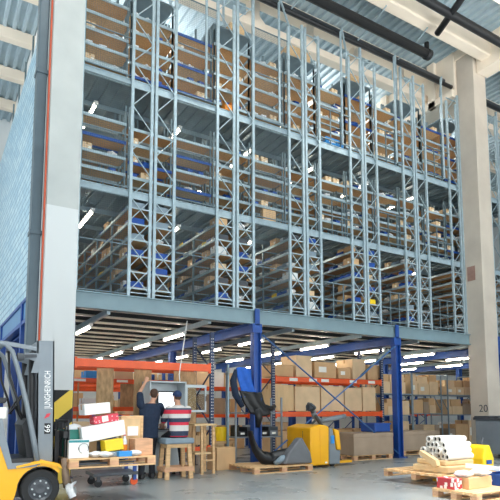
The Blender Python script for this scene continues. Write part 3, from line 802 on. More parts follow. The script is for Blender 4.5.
# yellow electric stacker
def stacker():
    t = thing('pallet_stacker', 'yellow electric stacker truck standing behind the black fairing', 'stacker', (8.14, 10.5, 0))
    b = MB().prism([(.0, .06), (.58, .06), (.6, 1.0), (.5, 1.04), (.3, 1.06), (.0, .98)], 0, 1.0); b.build('battery_housing', 'yellow', t, bevel=.03)
    MB().prism([(.61, .06), (.96, .06), (.98, .4), (.84, .42), (.74, .95), (.62, .99)], .02, .98).build('front_cover', 'mgrey', t, bevel=.03)
    MB().prism([(.755, .955), (.93, .9), (.985, .41), (.85, .425)], -.005, .9).build('side_cover', 'yellow', t, bevel=.02)
    MB().box(-.004, .3, .15, 0, .31, .9).build('panel_seam', 'dgrey', t)
    MB().box(.3, -.004, .12, .305, 0, .98).build('panel_seam', 'amber', t)
    MB().box(.66, -.006, .58, .76, .02, .78).build('display', 'bluebox', t)
    MB().box(.45, -.004, .1, .52, .0, .14).build('badge', 'label', t)
    o = MB().tube([(.62, .3, 1.0), (.4, .18, 1.16), (.16, .1, 1.38), (.06, .08, 1.5)], [.05, .045, .05, .05], 10).build('tiller', 'dgrey', t, smooth=True)
    MB().tube([(.05, -.14, 1.48), (.0, -.05, 1.56), (.05, .12, 1.58), (.12, .28, 1.5), (.12, .2, 1.42), (.06, -.05, 1.42), (.05, -.14, 1.48)], .035, 8).box(.0, .02, 1.4, .16, .16, 1.55).build('handle', 'dgrey', o)
    MB().tube([(.18, .1, 1.38), (.3, .2, 1.26), (.56, .3, 1.14)], .07, 10).build('handle_cover', 'mgrey', o, smooth=True)
    MB().tube([(.55, .25, 1.14), (.95, .25, 1.2), (1.35, .25, 1.26)], [.05, .07, .06], 10).build('side_arm', 'mgrey', t, smooth=True)
    for y in (.25, .75): MB().box(.95, y-.07, .06, 1.5, y+.07, .12).build('fork', 'yellow', t)
    for x in (.2, .78):
        for y in (.12, .88): MB().lathe([(.0, -.03), (.06, -.03), (.06, .03), (.0, .03)], (x, y, .06), 14, 'y').build('wheel', 'rubber', t)
    return t
stacker()

# ------------------------------------------------------------------ work place of the two workers
def cabinet():
    t = thing('computer_cabinet', 'light grey industrial computer cabinet with its door open', 'cabinet', (4.2, 11.1, 0))
    b = MB().box(0, .0, 1.25, .035, .5, 2.06).box(.85, .0, 1.25, .885, .5, 2.06).box(0, .0, 2.03, .885, .5, 2.06).box(0, .0, 1.22, .885, .5, 1.25).box(0, .47, 1.25, .885, .5, 2.03)
    b.build('upper_housing', 'lgrey', t, bevel=.008)
    MB().box(.0, .0, .06, .72, .5, .95).build('lower_housing', 'lgrey', t, bevel=.015)
    MB().box(.02, -.1, .95, .86, .5, .985).build('desk_plate', 'mgrey', t)
    MB().box(.05, .35, .985, .12, .45, 1.22).box(.76, .35, .985, .83, .45, 1.22).build('bracket', 'mgrey', t)
    o = MB().box(.3, .3, 1.38, .75, .36, 1.85).build('monitor', 'black', t, bevel=.01)
    MB().box(.33, .292, 1.42, .72, .3, 1.82).build('screen', 'screen', o)
    MB().box(.25, -.06, .985, .75, .12, 1.01).build('keyboard', 'black', t)
    d = MB().box(.89, .04, 1.37, .93, .07, 2.0).box(1.37, .04, 1.37, 1.41, .07, 2.0).box(.93, .04, 1.37, 1.37, .07, 1.42).box(.93, .04, 1.93, 1.37, .07, 2.0).build('door', 'lgrey', t, bevel=.004)
    gm, N, L, b_ = new_mat('door glass'); b_.inputs['Base Color'].default_value = (*lin('#dfeaec'), 1); b_.inputs['Transmission Weight'].default_value = 1; b_.inputs['Roughness'].default_value = .03; b_.inputs['IOR'].default_value = 1.1
    MB().box(.93, .052, 1.42, 1.37, .058, 1.93).build('pane', gm, d)
    MB().box(1.385, .02, 1.62, 1.4, .04, 1.74).build('handle', 'black', d)
    for x in (.06, .62):
        for y in (.06, .42): MB().box(x-.03, y-.03, 0, x+.03, y+.03, .06).build('foot', 'black', t)
    return t
cabinet()
tag(MB().tube([(5.05, 11.4, 2.06), (5.05, 11.45, 2.25), (5.25, 11.7, 2.9), (5.42, 11.85, 3.6)], .012, 6).build('power_cable', 'white'), 'thin white cable rising from the computer cabinet to the mezzanine', 'cable')
def stool():
    t = thing('work_stool', 'tall wooden stool with a grey padded top under the seated worker', 'stool', (4.56, 10.48, 0))
    MB().box(-.33, -.24, .72, .33, .24, .84).build('seat', 'bgrey', t, bevel=.03)
    for sx in (-1, 1):
        for sy in (-1, 1): MB().bar((sx*.27, sy*.19, 0), (sx*.23, sy*.16, .72), .085, .06).build('leg', 'pine', t)
    for sy in (-1, 1): MB().box(-.33, sy*.2-.02, .16, .33, sy*.2+.02, .25).build('rail', 'pine2', t)
    for sx in (-1, 1): MB().box(sx*.29-.02, -.2, .16, sx*.29+.02, .2, .25).build('rail', 'pine2', t)
    MB().box(-.26, -.18, .64, .26, .18, .72).build('seat_frame', 'pine', t)
    return t
stool()
def trestle():
    t = thing('trestle_table', 'rough wooden trestle table beside the seated worker', 'table', (5.45, 11.05, 0))
    MB().box(-.32, -.3, 1.07, .24, .3, 1.11).build('table_top', 'ply', t)
    for x in (-.12, .17):
        for y in (-.25, .2): MB().bar((x+.01, y, 0), (x, y*.95, 1.07), .06, .05).build('leg', 'pine', t)
    MB().box(-.3, -.28, .44, .1, .18, .48).build('lower_shelf', 'ply', t)
    MB().bar((-.12, -.25, .3), (.17, -.25, .3), .05, .03).build('rail', 'pine', t)
    return t
trestle()

# ------------------------------------------------------------------ pallet of junk on the forks
PZ = .55; PT = PZ+.146
pallet('raised wooden pallet of mixed boxes on the forks of the forklift', 2.53, 8.62, PZ, 1.36, .9, .02, 6)
def cart2(*a, **k): return carton(*a, **k)
carton('small white and teal carton with a round print on the raised pallet', 2.02, 8.4, PT, .3, .26, .27, 'white', 0, None, tape=False)
o = [x for x in bpy.data.objects if x.get('label', '').startswith('small white and teal')][0]
b = MB()
for a in range(10):
    p = [(.07+.075*math.cos(q), -.133, .145+.075*math.sin(q)) for q in (a*.5-.6, a*.5-.1)]; b.bar(p[0], p[1], .016, .005)
b.build('ring_print', 'dgrey', o); MB().box(-.15, -.132, .235, .15, -.13, .27).build('teal_band', 'teal', o)
def crate(label, x, y, z, w_, d, h, m, rz=0):
    t = thing('plastic_crate', label, 'crate', (x, y, z), rz); e = .018
    MB().box(-w_/2, -d/2, 0, w_/2, d/2, e).box(-w_/2, -d/2, e, -w_/2+e, d/2, h).box(w_/2-e, -d/2, e, w_/2, d/2, h).box(-w_/2+e, -d/2, e, w_/2-e, -d/2+e, h).box(-w_/2+e, d/2-e, e, w_/2-e, d/2, h).build('body', m, t)
    MB().box(-w_/2-.015, -d/2-.015, h-.03, w_/2+.015, -d/2+e, h).box(-w_/2-.015, d/2-e, h-.03, w_/2+.015, d/2+.015, h).box(-w_/2-.015, -d/2, h-.03, -w_/2+e, d/2, h).box(w_/2-e, -d/2, h-.03, w_/2+.015, d/2, h).build('rim', m, t)
    return t
crate('green plastic crate at the left end of the raised pallet', 2.05, 8.78, PT, .36, .4, .42, 'green')
tag(obj('parts_bag', bagm, None, (2.05, 8.75, PT+.3), (0, 0, 1)), 'crumpled pale bag sticking out of the green crate', 'bag')
carton('brown carton standing at the back left of the raised pallet', 2.3, 8.87, PT, .4, .3, .42, 'card')
carton('dark grey carton in the middle of the raised pallet', 2.62, 8.85, PT, .42, .4, .22, 'dgrey', tape=False)
carton('bright yellow box lying on the raised pallet', 2.58, 8.42, PT+.09, .3, .2, .17, 'yellowp', .1, None, (0, -.12, .1), tape=False)
carton('low grey tray under the yellow box on the raised pallet', 2.55, 8.42, PT, .4, .28, .075, 'bgrey', tape=False)
carton('small blue box at the front edge of the raised pallet', 2.72, 8.27, PT, .22, .14, .08, 'bluebox', .05, tape=False)
for i, (x, y) in enumerate(((2.28, 8.32), (2.42, 8.24), (2.9, 8.28))):
    tag(obj('parts_bag', bagm, None, (x, y, PT), (0, 0, i*2)), 'small white bag lying on the raised pallet %s' % ('beside the round print carton', 'at its front edge', 'beside the blue box')[i], 'bag').scale = (.9, .8, .45)
t = carton('long white carton leaning across the raised pallet', 2.46, 8.6, PT+.27, .70, .3, .24, 'white', 0, None, (0, -.17, .05))
t = carton('red printed carton on top of the long white carton', 2.50, 8.62, PT+.525, .40, .26, .12, 'redprint', 0, None, (0, -.15, 0), tape=False)
MB().box(-.07, -.134, .02, .03, -.13, .11).build('paper_label', 'label', t)
carton('white carton topmost on the pile of the raised pallet', 2.35, 8.66, PT+.66, .42, .3, .17, 'white', 0, None, (0, -.1, .06))
def plycrate():
    t = thing('plywood_crate', 'upright yellow plywood crate with a white paper on the raised pallet', 'crate', (2.98, 8.82, PT))
    MB().box(-.18, -.15, 0, .18, .15, .62).build('body', 'ply', t, bevel=.006)
    for z in (0, .58): MB().box(-.19, -.165, z, .19, -.15, z+.05).build('batten', 'pine', t)
    for x in (-.19, .15): MB().box(x, -.163, .05, x+.04, -.15, .58).build('batten', 'pine', t)
    MB().box(-.08, -.17, .3, .1, -.151, .45).build('paper_label', 'paper', t)
plycrate()
carton('pink brown wooden looking box at the right end of the raised pallet', 3.05, 8.42, PT, .3, .3, .26, 'pine2', tape=False)
for i in range(2):
    t = thing('spray_bottle', 'clear and orange spray bottle on the raised pallet, %s plywood crate' % ('close to the', 'a little left of the')[i], 'bottle', (2.8-.09*i, 8.5+.1*i, PT))
    MB().lathe([(.04, 0), (.045, .02), (.045, .22), (.02, .28), (.018, .32)], n=14).build('body', 'film', t, smooth=True)
    MB().lathe([(.047, .06), (.047, .17)], n=14).build('sticker', 'amber', t); MB().lathe([(.022, .31), (.022, .37), (.0, .38)], n=10).build('cap', 'red', t)
# trolley and loose things in the shade under the raised pallet
def trolley():
    t = thing('hand_trolley', 'small blue trolley with orange castors behind the raised pallet', 'trolley', (3.3, 10.2, 0))
    MB().box(-.6, -.3, .2, .25, .3, .26).build('deck', 'dgrey', t, bevel=.01)
    MB().box(.16, -.28, .1, .22, -.22, .95).box(.16, .22, .1, .22, .28, .95).box(.16, -.28, .9, .22, .28, .95).build('push_bar', 'blue', t)
    for x in (-.5, .18):
        for y in (-.24, .24):
            f = MB().box(x-.03, y-.03, .1, x+.03, y+.03, .2).build('castor_fork', 'dgrey', t)
            MB().lathe([(0, -.02), (.07, -.02), (.075, 0), (.07, .02), (0, .02)], (x, y, .075), 16, 'y').build('castor_wheel', 'orange' if x > 0 and y < 0 else 'rubber', f)
trolley()
t = thing('canister', 'white canister on the floor left of the standing worker', 'canister', (3.62, 10.6, 0)); MB().box(-.14, -.12, 0, .14, .12, .34).build('body', 'white', t, bevel=.04); MB().lathe([(.035, .34), (.035, .39), (0, .39)], (.07, 0, 0), 12).build('cap', 'white', t); MB().bar((-.08, 0, .4), (.02, 0, .4), .03).bar((-.08, 0, .33), (-.08, 0, .4), .03).build('handle', 'white', t)

# ------------------------------------------------------------------ right foreground
pallet('pallet with white tubes and beige foam beside the grey container', 8.85, 7.28, .09, 1.5, 1.5, .03, 8)
def hand_truck():
    t = thing('pallet_jack', 'yellow pallet jack under the pallet of white tubes', 'pallet jack', (10.1, 7.4, 0))
    for y in (-.25, .25):
        MB().box(-1.5, y-.08, .035, -.1, y+.08, .085).build('fork', 'yellow', t)
        MB().lathe([(0, -.05), (.035, -.05), (.035, .05), (0, .05)], (-1.35, y, .036), 12, 'y').build('roller', 'rubber', t)
    o = MB().prism([(-.12, .06), (.2, .06), (.26, .4), (.12, .7), (-.06, .64), (-.12, .4)], -.33, .33).build('hydraulic_cover', 'yellowp', t, bevel=.04)
    MB().box(-.02, -.345, .3, .14, -.33, .38).build('cover_slot', 'bluebin', o)
    MB().tube([(.16, 0, .3), (.3, 0, .7), (.36, 0, .82)], .025, 8).build('tiller', 'dgrey', t)
    for y in (-.08, .08): MB().lathe([(0, -.03), (.09, -.03), (.09, .03), (0, .03)], (.12, y, .09), 16, 'y').build('wheel', 'rubber', t)
hand_truck()
FZ = .09+.146
for i, (x, y, w_, d, h, rz) in enumerate(((8.83, 7.1, .95, .8, .13, .05), (8.86, 7.13, .78, .72, .095, -.06))):
    z = FZ+.133*i
    tag(MB().box(-w_/2, -d/2, 0, w_/2, d/2, h*.98).build('foam_slab', 'foam', None, (x, y, z+.002), (0, 0, rz), bevel=.02), '%s beige foam slab %s' % (('lower', 'upper')[i], ('lying on the pallet of white tubes', 'between the lower slab and the white tubes')[i]), 'foam slab')
tag(MB().prism([(-.33, .0), (-.26, -.04), (.1, .2), (.06, .26), (-.3, .1)], -.05, .05, 'x').build('foam_offcut', 'foam', None, (8.36, 7.2, FZ+.14)), 'curved beige foam offcut leaning at the left end of the tubes', 'foam slab')
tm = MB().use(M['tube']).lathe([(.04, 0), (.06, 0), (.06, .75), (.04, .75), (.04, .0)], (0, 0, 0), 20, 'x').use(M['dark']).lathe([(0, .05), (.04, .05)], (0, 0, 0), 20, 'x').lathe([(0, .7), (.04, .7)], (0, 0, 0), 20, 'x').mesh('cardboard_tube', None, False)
rows = (6, 5, 4, 3)
n = 0
for r_, cnt in enumerate(rows):
    for q in range(cnt):
        y = 7.13 + (q-(cnt-1)/2)*.123; z = FZ+.235+.06+r_*.107
        tag(obj('cardboard_tube', tm, None, (8.56+random.uniform(-.06, .06), y, z), (0, 0, random.uniform(-.02, .02))), 'white cardboard tube with a hollow end in the %s layer of the heap' % ('bottom', 'second', 'third', 'topmost')[r_], 'tube', 'white cardboard tubes, %s layer' % ('bottom', 'second', 'third', 'topmost')[r_])
# grey container with a dark lid
t = thing('pallet_container', 'grey plastic container with a ribbed dark lid beside the right concrete column', 'container', (15.1, 10.0, 0))
MB().box(-.6, -.5, .12, .6, .5, 1.12).build('body', 'mgrey', t, bevel=.03)
b = MB().box(-.64, -.54, 1.12, .64, .54, 1.2)
for q in range(5): b.box(-.64, -.5+.22*q, 1.2, .64, -.38+.22*q, 1.24)
b.build('lid', 'dgrey', t, bevel=.01)
for x in (-.5, .5):
    for y in (-.4, .4): MB().box(x-.08, y-.08, 0, x+.08, y+.08, .12).build('foot', 'dgrey', t)
# blue and red packs behind the right column
t = thing('steel_shelf', 'grey shelf with coloured packs at the right edge behind the column', 'shelf', (18.0, 12.2, 0))
for x in (0, 1.4):
    for y in (0, .5): MB().box(x-.02, y-.02, 0, x+.02, y+.02, 3.3).build('post', 'mgrey', t)
for z in (.3, 1.4, 2.2, 2.72): MB().box(-.02, -.02, z-.03, 1.42, .52, z).build('shelf', 'mgrey', t)
carton('blue carton on the shelf at the right edge', 18.3, 12.45, 2.725, .55, .45, .45, 'bluebin', tape=False)
carton('salmon carton below the blue one at the right edge', 18.3, 12.45, 2.205, .55, .45, .4, 'red', tape=False)
carton('brown carton low on the shelf at the right edge', 18.4, 12.45, 1.405, .6, .45, .5, 'card')
# foreground pallet
GZ = .0
pallet('nearest pallet at the bottom right corner, loaded with cartons and bags', 8.12, 5.75, GZ, 1.7, .8, .05, 7)
G = GZ+.147
t = carton('red and white printed carton end at the left of the nearest pallet', 7.42, 5.9, G, .2, .34, .17, 'redprint2', .05, tape=False)
carton('long brown carton on the nearest pallet beside the red printed one', 7.87, 5.83, G, .64, .36, .18, 'card', .05)
crate('blue plastic crate at the right of the nearest pallet', 8.6, 5.66, G, .5, .4, .2, 'bluebin', .05)
def ball_me():
    return MB().lathe([(0, -.09), (.05, -.075), (.085, -.03), (.09, 0), (.085, .03), (.05, .075), (0, .09)], n=18).mesh('x', 'black', True)
t = thing('wire_coil', 'black coil of cable in the blue crate of the nearest pallet', 'coil', (8.62, 5.62, G+.16))
b = MB(); b.tube([(.11*math.cos(a*.35), .11*math.sin(a*.35), .03+.006*a*.35+.02*math.sin(a)) for a in range(60)], .022, 6); b.build('winding', 'black', t, smooth=True)
for i, (x, y, z, s, rz) in enumerate(((7.65, 5.8, G+.17, 1.15, 0), (8.0, 5.75, G+.18, 1.2, 1.2), (8.32, 5.95, G, 1.5, 2.2), (8.7, 6.0, G, 1.3, .5), (8.85, 5.72, G+.0, 1.1, 3))):
    o = tag(obj('parts_bag', bagm, None, (x, y, z), (0, 0, rz)), 'crumpled white bag on the nearest pallet %s' % ('above the red printed carton', 'on the long brown carton', 'behind the long brown carton', 'behind the blue crate', 'at its right end')[i], 'bag'); o.scale = (s, s, s*.5)
carton('flat white carton on the nearest pallet behind the bags', 8.55, 6.02, G+.22, .8, .3, .08, 'white', .1, None, (0, .12, .1), tape=False)
# ------------------------------------------------------------------ the two workers
def ell(b, secs, n=20):
    """loft of horizontal ellipses: (x, y, z, rx, ry)"""
    vs = []
    for x, y, z, rx, ry in secs:
        for k in range(n): a = 2*PI*k/n; vs.append((x+rx*math.cos(a), y+ry*math.sin(a), z))
    fs = [(i*n+k, i*n+(k+1) % n, (i+1)*n+(k+1) % n, (i+1)*n+k) for i in range(len(secs)-1) for k in range(n)]
    fs += [tuple(range(n-1, -1, -1)), tuple(range((len(secs)-1)*n, len(secs)*n))]
    return b.add(vs, fs)
def limb(b, pts, rs, n=14):
    P = []; R = []
    for i in range(len(pts)-1):
        for q in range(5):
            t = q/5; P.append(Vector(pts[i]).lerp(Vector(pts[i+1]), t)); R.append(rs[i]*(1-t)+rs[i+1]*t)
    P.append(Vector(pts[-1])); R.append(rs[-1]); b.tube(P, R, n)
    for p, r in zip(pts, rs): ball(b, p, r)
def ball(b, c, r, sx=1, sy=1, sz=1, n=12):
    prof = [(r*math.sin(PI*i/8), -r*math.cos(PI*i/8)) for i in range(9)]
    vs0 = len(b.v); b.lathe(prof, (0, 0, 0), n)
    for i in range(vs0, len(b.v)):
        x, y, z = b.v[i]; b.v[i] = (c[0]+x*sx, c[1]+y*sy, c[2]+z*sz)
def hand(b, wrist, d, nrm, thumb):
    """palm and five unequal, slightly curled fingers; d: pointing direction, nrm: palm normal, thumb: side of the thumb"""
    w = Vector(wrist); d = Vector(d).normalized(); s = Vector(thumb); s = (s-d*s.dot(d)).normalized(); nr = d.cross(s)
    if nr.dot(Vector(nrm)) < 0: nr = -nr
    for q in (-.028, -.01, .01, .028): b.tube([w+s*q*.6, w+d*.045+s*q, w+d*.088+s*q], [.016, .017, .013], 8)
    for q, L in ((-.031, .058), (-.011, .074), (.011, .08), (.031, .07)):
        a = w+d*.085+s*q; k = a+d*L*.5+s*q*.2+nr*.006; e = k+d*L*.42+nr*.026
        b.tube([a, k, e], [.0098, .0092, .0075], 8)
    a = w+d*.025+s*.026; b.tube([a, a+d*.03+s*.03, a+d*.062+s*.042+nr*.014], [.015, .0115, .009], 8)
def fuse(b, name, m, parent, vox, it=4):
    o = b.build(name, m, parent, smooth=True)
    r = o.modifiers.new('r', 'REMESH'); r.mode = 'VOXEL'; r.voxel_size = vox
    s = o.modifiers.new('s', 'SMOOTH'); s.factor = .5; s.iterations = it
    return bake(o)
def head(b, c, yaw):
    c = Vector(c); f = Vector((math.sin(yaw), math.cos(yaw), 0)); r = Vector((f.y, -f.x, 0))
    n = 20; vs = []
    secs = [(-.125, .03, .03, .045), (-.11, .045, .05, .035), (-.07, .06, .075, .012), (-.02, .07, .088, .0), (.03, .076, .096, -.004), (.07, .07, .088, -.006), (.1, .048, .062, -.006), (.118, .012, .015, -.006)]
    for z, rx, ry, off in secs:
        for k in range(n):
            a = 2*PI*k/n; vs.append(c + r*rx*math.cos(a) + f*(ry*math.sin(a)+off) + Vector((0, 0, z)))
    fs = [(i*n+k, i*n+(k+1) % n, (i+1)*n+(k+1) % n, (i+1)*n+k) for i in range(len(secs)-1) for k in range(n)]
    fs += [tuple(range(n-1, -1, -1)), tuple(range((len(secs)-1)*n, len(secs)*n))]; b.add(vs, fs)
    b.tube([c+f*.085+Vector((0, 0, .015)), c+f*.112+Vector((0, 0, -.028)), c+f*.09+Vector((0, 0, -.036))], [.008, .015, .012], 8)
    b.tube([c+f*.082-r*.024+Vector((0, 0, -.068)), c+f*.09+Vector((0, 0, -.066)), c+f*.082+r*.024+Vector((0, 0, -.068))], [.006, .01, .006], 8)
    for s in (-1, 1):
        e = c+r*s*.078-f*.005
        b.tube([e+Vector((0, 0, .03)), e+r*s*.012-f*.012+Vector((0, 0, .01)), e+Vector((0, 0, -.03))], [.01, .014, .009], 8)
    return c, f, r
def eyes(c, f, r, parent):
    for s in (-1, 1):
        b = MB(); ball(b, c+f*.083+r*s*.032+Vector((0, 0, .008)), .012); e = b.build('eye', 'eye', parent, smooth=True)
        b = MB(); ball(b, c+f*.0925+r*s*.032+Vector((0, 0, .008)), .005); b.build('iris', 'hair', e, smooth=True)
def shoe(b, a, d):
    a = Vector(a); d = Vector(d).normalized()
    b.tube([a-d*.06+Vector((0, 0, -.03)), a+d*.04+Vector((0, 0, -.03)), a+d*.13+Vector((0, 0, -.04)), a+d*.19+Vector((0, 0, -.045))], [.045, .05, .045, .03], 12)
    ball(b, a, .048)

def standing():
    B = (4.03, 10.66, 0)
    L = lambda p: (p[0]-B[0], p[1]-B[1], p[2])
    t = thing('person', 'person in a navy T-shirt and dark trousers standing with one arm raised to the cabinet', 'person', B)
    sh = {'l': L((3.84, 10.66, 1.52)), 'r': L((4.28, 10.69, 1.50))}
    el = {'l': L((3.88, 10.84, 1.79)), 'r': L((4.46, 10.86, 1.27))}
    wr = {'l': L((4.06, 10.99, 2.03)), 'r': L((4.5, 11.06, 1.13))}
    hip = {'l': L((3.94, 10.66, .94)), 'r': L((4.13, 10.67, .94))}
    kn = {'l': L((3.92, 10.72, .5)), 'r': L((4.14, 10.76, .5))}
    an = {'l': L((3.88, 10.66, .09)), 'r': L((4.13, 10.70, .09))}
    tors = [(4.035, .88, .18, .13), (4.035, 1.0, .185, .135), (4.04, 1.14, .185, .13), (4.045, 1.28, .21, .135), (4.055, 1.42, .225, .125), (4.06, 1.5, .185, .1), (4.08, 1.57, .085, .075)]
    tx = lambda k: [(x-B[0], .0 + .02*(z > 1.4), z, rx+k, ry+k) for x, z, rx, ry in tors]
    b = MB(); ell(b, tx(0)); limb(b, [L((4.08, 10.67, 1.53)), L((4.14, 10.71, 1.66))], [.062, .055])
    hc = head(b, L((4.16, 10.73, 1.75)), .45)
    for s in 'lr':
        limb(b, [sh[s], el[s], wr[s]], [.055, .041, .029]); limb(b, [hip[s], kn[s], an[s]], [.085, .055, .04])
        shoe(b, an[s], (-.15 if s == 'l' else .1, 1, 0))
    hand(b, wr['l'], (.45, .35, .75), (.3, .8, -.4), (.7, -.1, -.4)); hand(b, wr['r'], (.1, .8, -.3), (0, 0, -1), (-1, 0, 0))
    body = fuse(b, 'body', 'skin', t, .0075, 3)
    eyes(*hc, t)
    b = MB(); ell(b, tx(.014)[:-1] + [(.04, .02, 1.56, .11, .085)])
    ell(b, [(.005, 0, .84, .2, .15), (.005, 0, .9, .197, .147)])
    for s in 'lr':
        m_ = Vector(sh[s]).lerp(Vector(el[s]), .8); limb(b, [sh[s], m_], [.082, .072])
    fuse(b, 'shirt', 'navycloth', t, .012, 3)
    b = MB(); ell(b, [(0, 0, .82, .175, .13), (0, 0, .9, .172, .128), (0, 0, 1.0, .175, .13)])
    for s in 'lr': limb(b, [hip[s], kn[s], (an[s][0], an[s][1], .1)], [.105, .075, .062])
    fuse(b, 'trousers', 'trouser', t, .012, 3)
    for s in 'lr':
        b = MB(); a = Vector(an[s]); d = Vector((-.15 if s == 'l' else .1, 1, 0)).normalized()
        b.tube([a-d*.075+Vector((0, 0, -.035)), a+d*.04+Vector((0, 0, -.035)), a+d*.14+Vector((0, 0, -.04)), a+d*.2+Vector((0, 0, -.045))], [.05, .055, .05, .036], 12); ball(b, a+Vector((0, 0, .0)), .055)
        fuse(b, 'shoe', 'shoe', t, .01, 2)
    c, f, r = hc
    b = MB(); ball(b, c-f*.012+Vector((0, 0, .045)), .1, .86, 1.0, .82); ball(b, c-f*.045+Vector((0, 0, .0)), .078, .95, .85, 1.1)
    fuse(b, 'hair', 'hair', t, .01, 2)
standing()

def sitting():
    B = (4.56, 10.48, 0)
    L = lambda p: (p[0]-B[0]+.045, p[1]-B[1], p[2])
    t = thing('person', 'person in a red, white and navy striped shirt and navy cap seated on the stool', 'person', B)
    sh = {'l': L((4.36, 10.50, 1.43)), 'r': L((4.80, 10.50, 1.43))}
    el = {'l': L((4.31, 10.70, 1.16)), 'r': L((4.88, 10.72, 1.17))}
    wr = {'l': L((4.42, 10.95, 1.06)), 'r': L((4.74, 10.97, 1.06))}
    hip = {'l': L((4.46, 10.48, .93)), 'r': L((4.68, 10.48, .93))}
    kn = {'l': L((4.42, 10.88, .82)), 'r': L((4.80, 10.86, .64))}
    an = {'l': L((4.40, 10.74, .36)), 'r': L((4.85, 10.82, .10))}
    tors = [(10.46, .86, .185, .14), (10.45, .97, .195, .145), (10.45, 1.1, .195, .14), (10.46, 1.25, .21, .14), (10.48, 1.37, .215, .13), (10.50, 1.46, .17, .1), (10.52, 1.53, .08, .07)]
    tx = lambda k: [(.06, y-B[1], z, rx+k, ry+k) for y, z, rx, ry in tors]
    b = MB(); ell(b, tx(0)); limb(b, [L((4.575, 10.52, 1.5)), L((4.58, 10.56, 1.62))], [.062, .056])
    hc = head(b, L((4.58, 10.58, 1.70)), -.15)
    for s in 'lr':
        limb(b, [sh[s], el[s], wr[s]], [.058, .043, .03]); limb(b, [hip[s], kn[s], an[s]], [.09, .06, .042]); shoe(b, an[s], (.1, 1, 0))
    hand(b, wr['l'], (.25, .9, -.12), (0, 0, -1), (1, 0, 0)); hand(b, wr['r'], (-.2, .9, -.12), (0, 0, -1), (-1, 0, 0))
    fuse(b, 'body', 'skin', t, .0075, 3)
    eyes(*hc, t)
    b = MB(); ell(b, tx(.016)[:-1] + [(.06, .03, 1.52, .11, .085)])
    for s in 'lr':
        m_ = Vector(sh[s]).lerp(Vector(el[s]), .85); limb(b, [sh[s], m_], [.082, .07])
    fuse(b, 'shirt', 'shirt', t, .012, 3)
    b = MB(); ell(b, [(.055, 0, .845, .19, .15), (.055, 0, .93, .2, .155), (.055, 0, .98, .19, .15)])
    for s in 'lr': limb(b, [hip[s], kn[s], (an[s][0], an[s][1], an[s][2]+.01)], [.108, .08, .062])
    fuse(b, 'trousers', 'trouser', t, .012, 3)
    for s in 'lr':
        b = MB(); a = Vector(an[s]); d = Vector((.1, 1, 0)).normalized()
        b.tube([a-d*.075+Vector((0, 0, -.045)), a+d*.04+Vector((0, 0, -.045)), a+d*.14+Vector((0, 0, -.05)), a+d*.2+Vector((0, 0, -.055))], [.05, .055, .05, .036], 12); ball(b, a, .055)
        fuse(b, 'shoe', 'shoe', t, .01, 2)
    c, f, r = hc
    b = MB(); ball(b, c-f*.035+Vector((0, 0, .0)), .08, 1, .85, .95); fuse(b, 'hair', 'hair', t, .01, 2)
    b = MB(); ball(b, c-f*.008+Vector((0, 0, .045)), .108, .86, 1.0, .92)
    b.tube([c+f*.07+Vector((0, 0, .07)), c+f*.13+Vector((0, 0, .06)), c+f*.17+Vector((0, 0, .045))], [.03, .04, .02], 8)
    fuse(b, 'cap', 'capm', t, .01, 2)
sitting()

